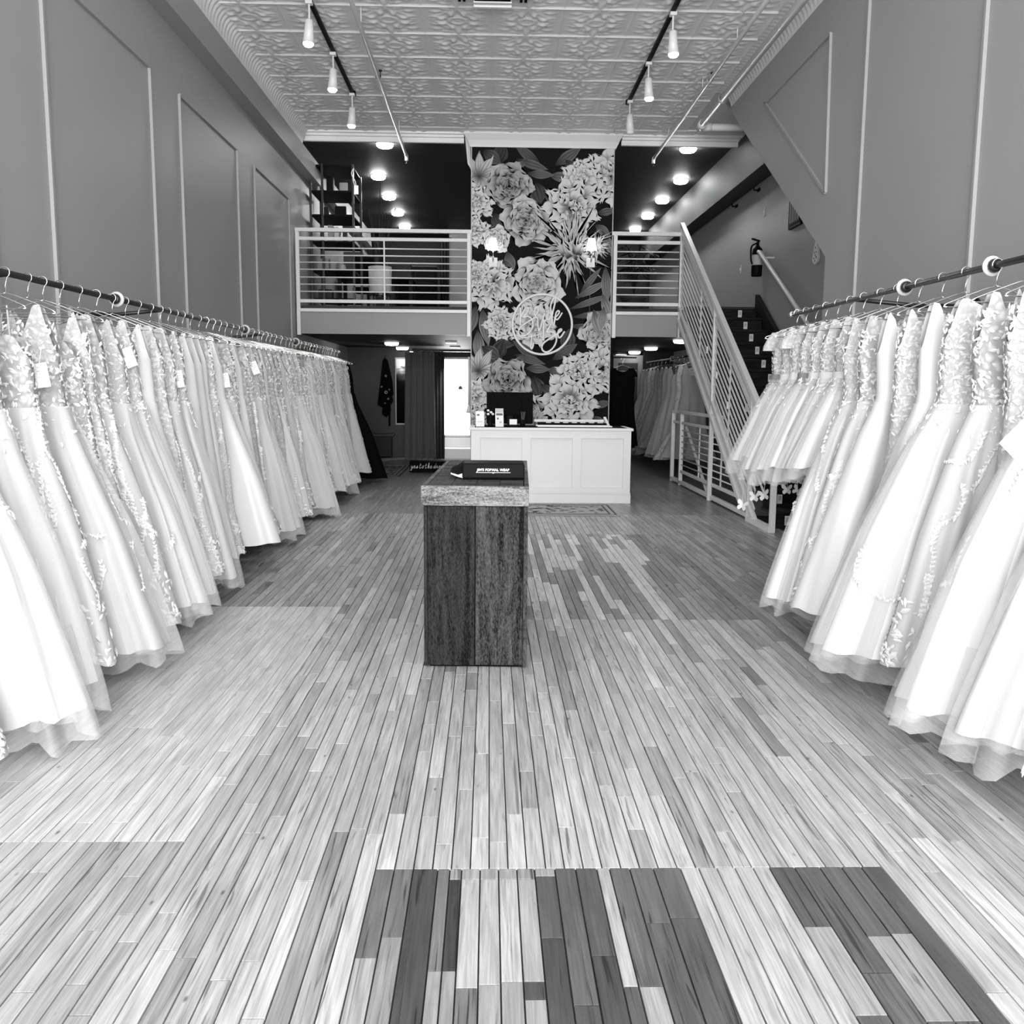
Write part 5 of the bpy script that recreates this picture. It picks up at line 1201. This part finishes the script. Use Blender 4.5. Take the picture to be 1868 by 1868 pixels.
for a in range(4): MB().bar((-1.70 + .15 * math.cos(a * PI / 2 + .7), 14.6 + .15 * math.sin(a * PI / 2 + .7), ZM1), (-1.70 + .15 * math.cos(a * PI / 2 + .7), 14.6 + .15 * math.sin(a * PI / 2 + .7), 2.76), .025, .025).build('stand_leg', 'black_iron', t)
MB().lathe([(.16, 2.70), (.175, 2.70), (.175, 2.735), (.16, 2.735)], (-1.70, 14.6, 0), 20).build('stand_ring', 'black_iron', t)
for i in range(12):
    a = pr.uniform(0, 6.28); d0 = pr.uniform(.02, .1); hgt = pr.uniform(.55, 1.0) if i else 1.33; lean = pr.uniform(.02, .25); w_ = pr.uniform(.035, .055)
    if i == 0: lean = .04
    L_ = [(d0 * math.cos(a) + lean * math.cos(a) * (q / 6) ** 1.5, d0 * math.sin(a) + lean * math.sin(a) * (q / 6) ** 1.5, hgt * q / 6, w_ * (1 - (q / 6) ** 3) * (.7 + .3 * math.sin(q)) + .002) for q in range(7)]
    vs = []
    for (u, v_, z_, ww) in L_: vs += [(-1.70 + u - ww * math.sin(a + 1), 14.6 + v_ + ww * math.cos(a + 1) * .4, 3.08 + z_), (-1.70 + u + .01, 14.6 + v_ - .012, 3.08 + z_), (-1.70 + u + ww * math.sin(a + 1), 14.6 + v_ - ww * math.cos(a + 1) * .4, 3.08 + z_)]
    fs = []
    for q in range(6):
        for c in range(2): k0 = q * 3 + c; fs.append([k0, k0 + 1, k0 + 4, k0 + 3])
    meshobj('leaf', vs, fs, 'leaf_dark', t, True)
def chair(x, y, label):
    t = thing('office_chair', label, 'chair', (x, y, ZM1)); z = ZM1
    MB().bbox(x - .23, x + .23, y - .22, y + .22, z + .44, z + .52, .03).build('seat', 'matte_black', t); MB().bbox(x - .22, x + .22, y - .26, y - .19, z + .55, z + 1.0, .04).build('backrest', 'matte_black', t)
    MB().tube([(x, y, z + .08), (x, y, z + .45)], .025, 8).build('column', 'black_iron', t)
    for i in range(5): MB().bar((x, y, z + .09), (x + .26 * math.cos(i * 1.257), y + .26 * math.sin(i * 1.257), z + .04), .03, .03).build('foot', 'black_iron', t)
chair(-2.0, 15.5, 'black office chair behind the snake plant')
t = thing('desk', 'dark desk under the display shelf end of the mezzanine', 'desk', (-2.2, 16.2, ZM1))
MB().bbox(-2.58, -1.3, 15.9, 16.6, ZM1 + .71, ZM1 + .75, .006).build('top', 'stair_wood', t)
for a, b in ((-2.54, 15.95), (-1.34, 15.95), (-2.54, 16.55), (-1.34, 16.55)): MB().box(a - .03, a + .03, b - .03, b + .03, ZM1, ZM1 + .71).build('leg', 'stair_wood', t)
for i in range(3):
    xq = -2.35 + i * .42; nm = ('grey', 'pale', 'charcoal')[i]
    one('box_file', MB().bbox(xq - .16, xq + .16, 16.2, 16.45, ZM1 + .75, ZM1 + 1.2 - .1 * i, .01), ('wall_far', 'fascia', 'dark_wall')[i], '%s box standing on the mezzanine desk' % nm, 'box')
t = thing('cabinet', 'long low dark cabinet at the rear of the mezzanine', 'cabinet', (-1.2, 19.3, ZM1))
MB().bbox(-1.95, -1.1, 19.2, 19.8, ZM1, 3.72, .01).build('body', 'stair_wood', t); MB().bbox(-1.98, -1.08, 19.17, 19.83, 3.72, 3.76, .006).build('top', 'wall_far', t)
for i in range(2): MB().bbox(-1.92 + i * .42, -1.53 + i * .42, 19.18, 19.2, ZM1 + .1, 3.65, .006).build('door', 'black', t)
struct('wall_mezzanine', MB().box(-.86, -.42, 20.0, 20.1, ZM1, ZC2), 'pipe_paint', 'pale partition wall behind the long railing')
t = thing('curtain', 'narrow dark curtain at the edge of the mezzanine partition', 'curtain', (-.95, 19.9, ZM1)); curtain('drape', -1.05, -.86, 19.9, ZM1 + .02, 4.4, 3, 'curtain_dark', t, .03)
MB().tube([(-1.1, 19.9, 4.42), (-.8, 19.9, 4.42)], .01, 6).build('curtain_rod', 'black_iron', t)
t = thing('sofa', 'low dark sofa at the rear of the mezzanine', 'sofa', (-1.2, 17.2, ZM1))
MB().bbox(-1.7, -1.0, 17.0, 17.7, ZM1, ZM1 + .42, .05).build('seat', 'matte_black', t); MB().bbox(-1.7, -1.0, 17.55, 17.75, ZM1 + .1, ZM1 + .85, .05).build('backrest', 'matte_black', t)
# potted palm
t = thing('potted_palm', 'dark potted palm behind the short railing', 'plant', (2.15, 13.9, ZM1)); pr = random.Random(8)
for q in range(4): MB().lathe([(.12 + .02 * q, q * .07), (.16 + .02 * q, q * .07 + .03), (.13 + .02 * q, q * .07 + .07)], (2.15, 13.9, ZM1 + .01), 20).build('basket_band', 'wall_far' if q % 2 else 'dark_wall', t, True)
MB().lathe([(0, 0), (.12, 0), (.2, .28), (0, .26)], (2.15, 13.9, ZM1 + .01), 20).build('pot', 'dark_wall', t, True)
for i in range(15):
    a = i * 2.4; reach = pr.uniform(.12, .32); hgt = pr.uniform(.35, .75)
    spine = [Vector((2.15 + reach * math.cos(a) * (q / 7) ** 1.2, 13.9 + reach * math.sin(a) * (q / 7) ** 1.2, ZM1 + .27 + hgt * math.sin(min(1, q / 7 * 1.15) * 1.9))) for q in range(8)]
    b = MB(); b.tube(spine, .005, 5)
    for q in range(2, 8):
        for sd in (-1, 1):
            p0 = spine[q]; dv = Vector((math.cos(a + sd * 1.0), math.sin(a + sd * 1.0), -.35)) * pr.uniform(.10, .18); w_ = Vector((-math.sin(a), math.cos(a), .3)) * .010
            b._add([p0 - w_, p0 + dv * .5 - w_ * 1.2, p0 + dv, p0 + dv * .5 + w_ * 1.2, p0 + w_], [[0, 1, 2, 3, 4]])
    b.build('frond', 'leaf_dark', t)
# clips along the stairwell beam
for i, y in enumerate((12.6, 13.7)):
    t = thing('wall_hook', 'dark hook high on the stairwell wall, %s the fire extinguisher' % ('nearer' if i == 0 else 'farther from'), 'hook', (XS, y, 3.9))
    MB().bbox(XS - .02, XS, y - .05, y + .05, 3.93, 3.97, .004).build('plate', 'black', t); MB().tube([(XS - .02, y, 3.95), (XS - .07, y, 3.94), (XS - .08, y, 3.98)], .01, 6).build('prong', 'black', t)
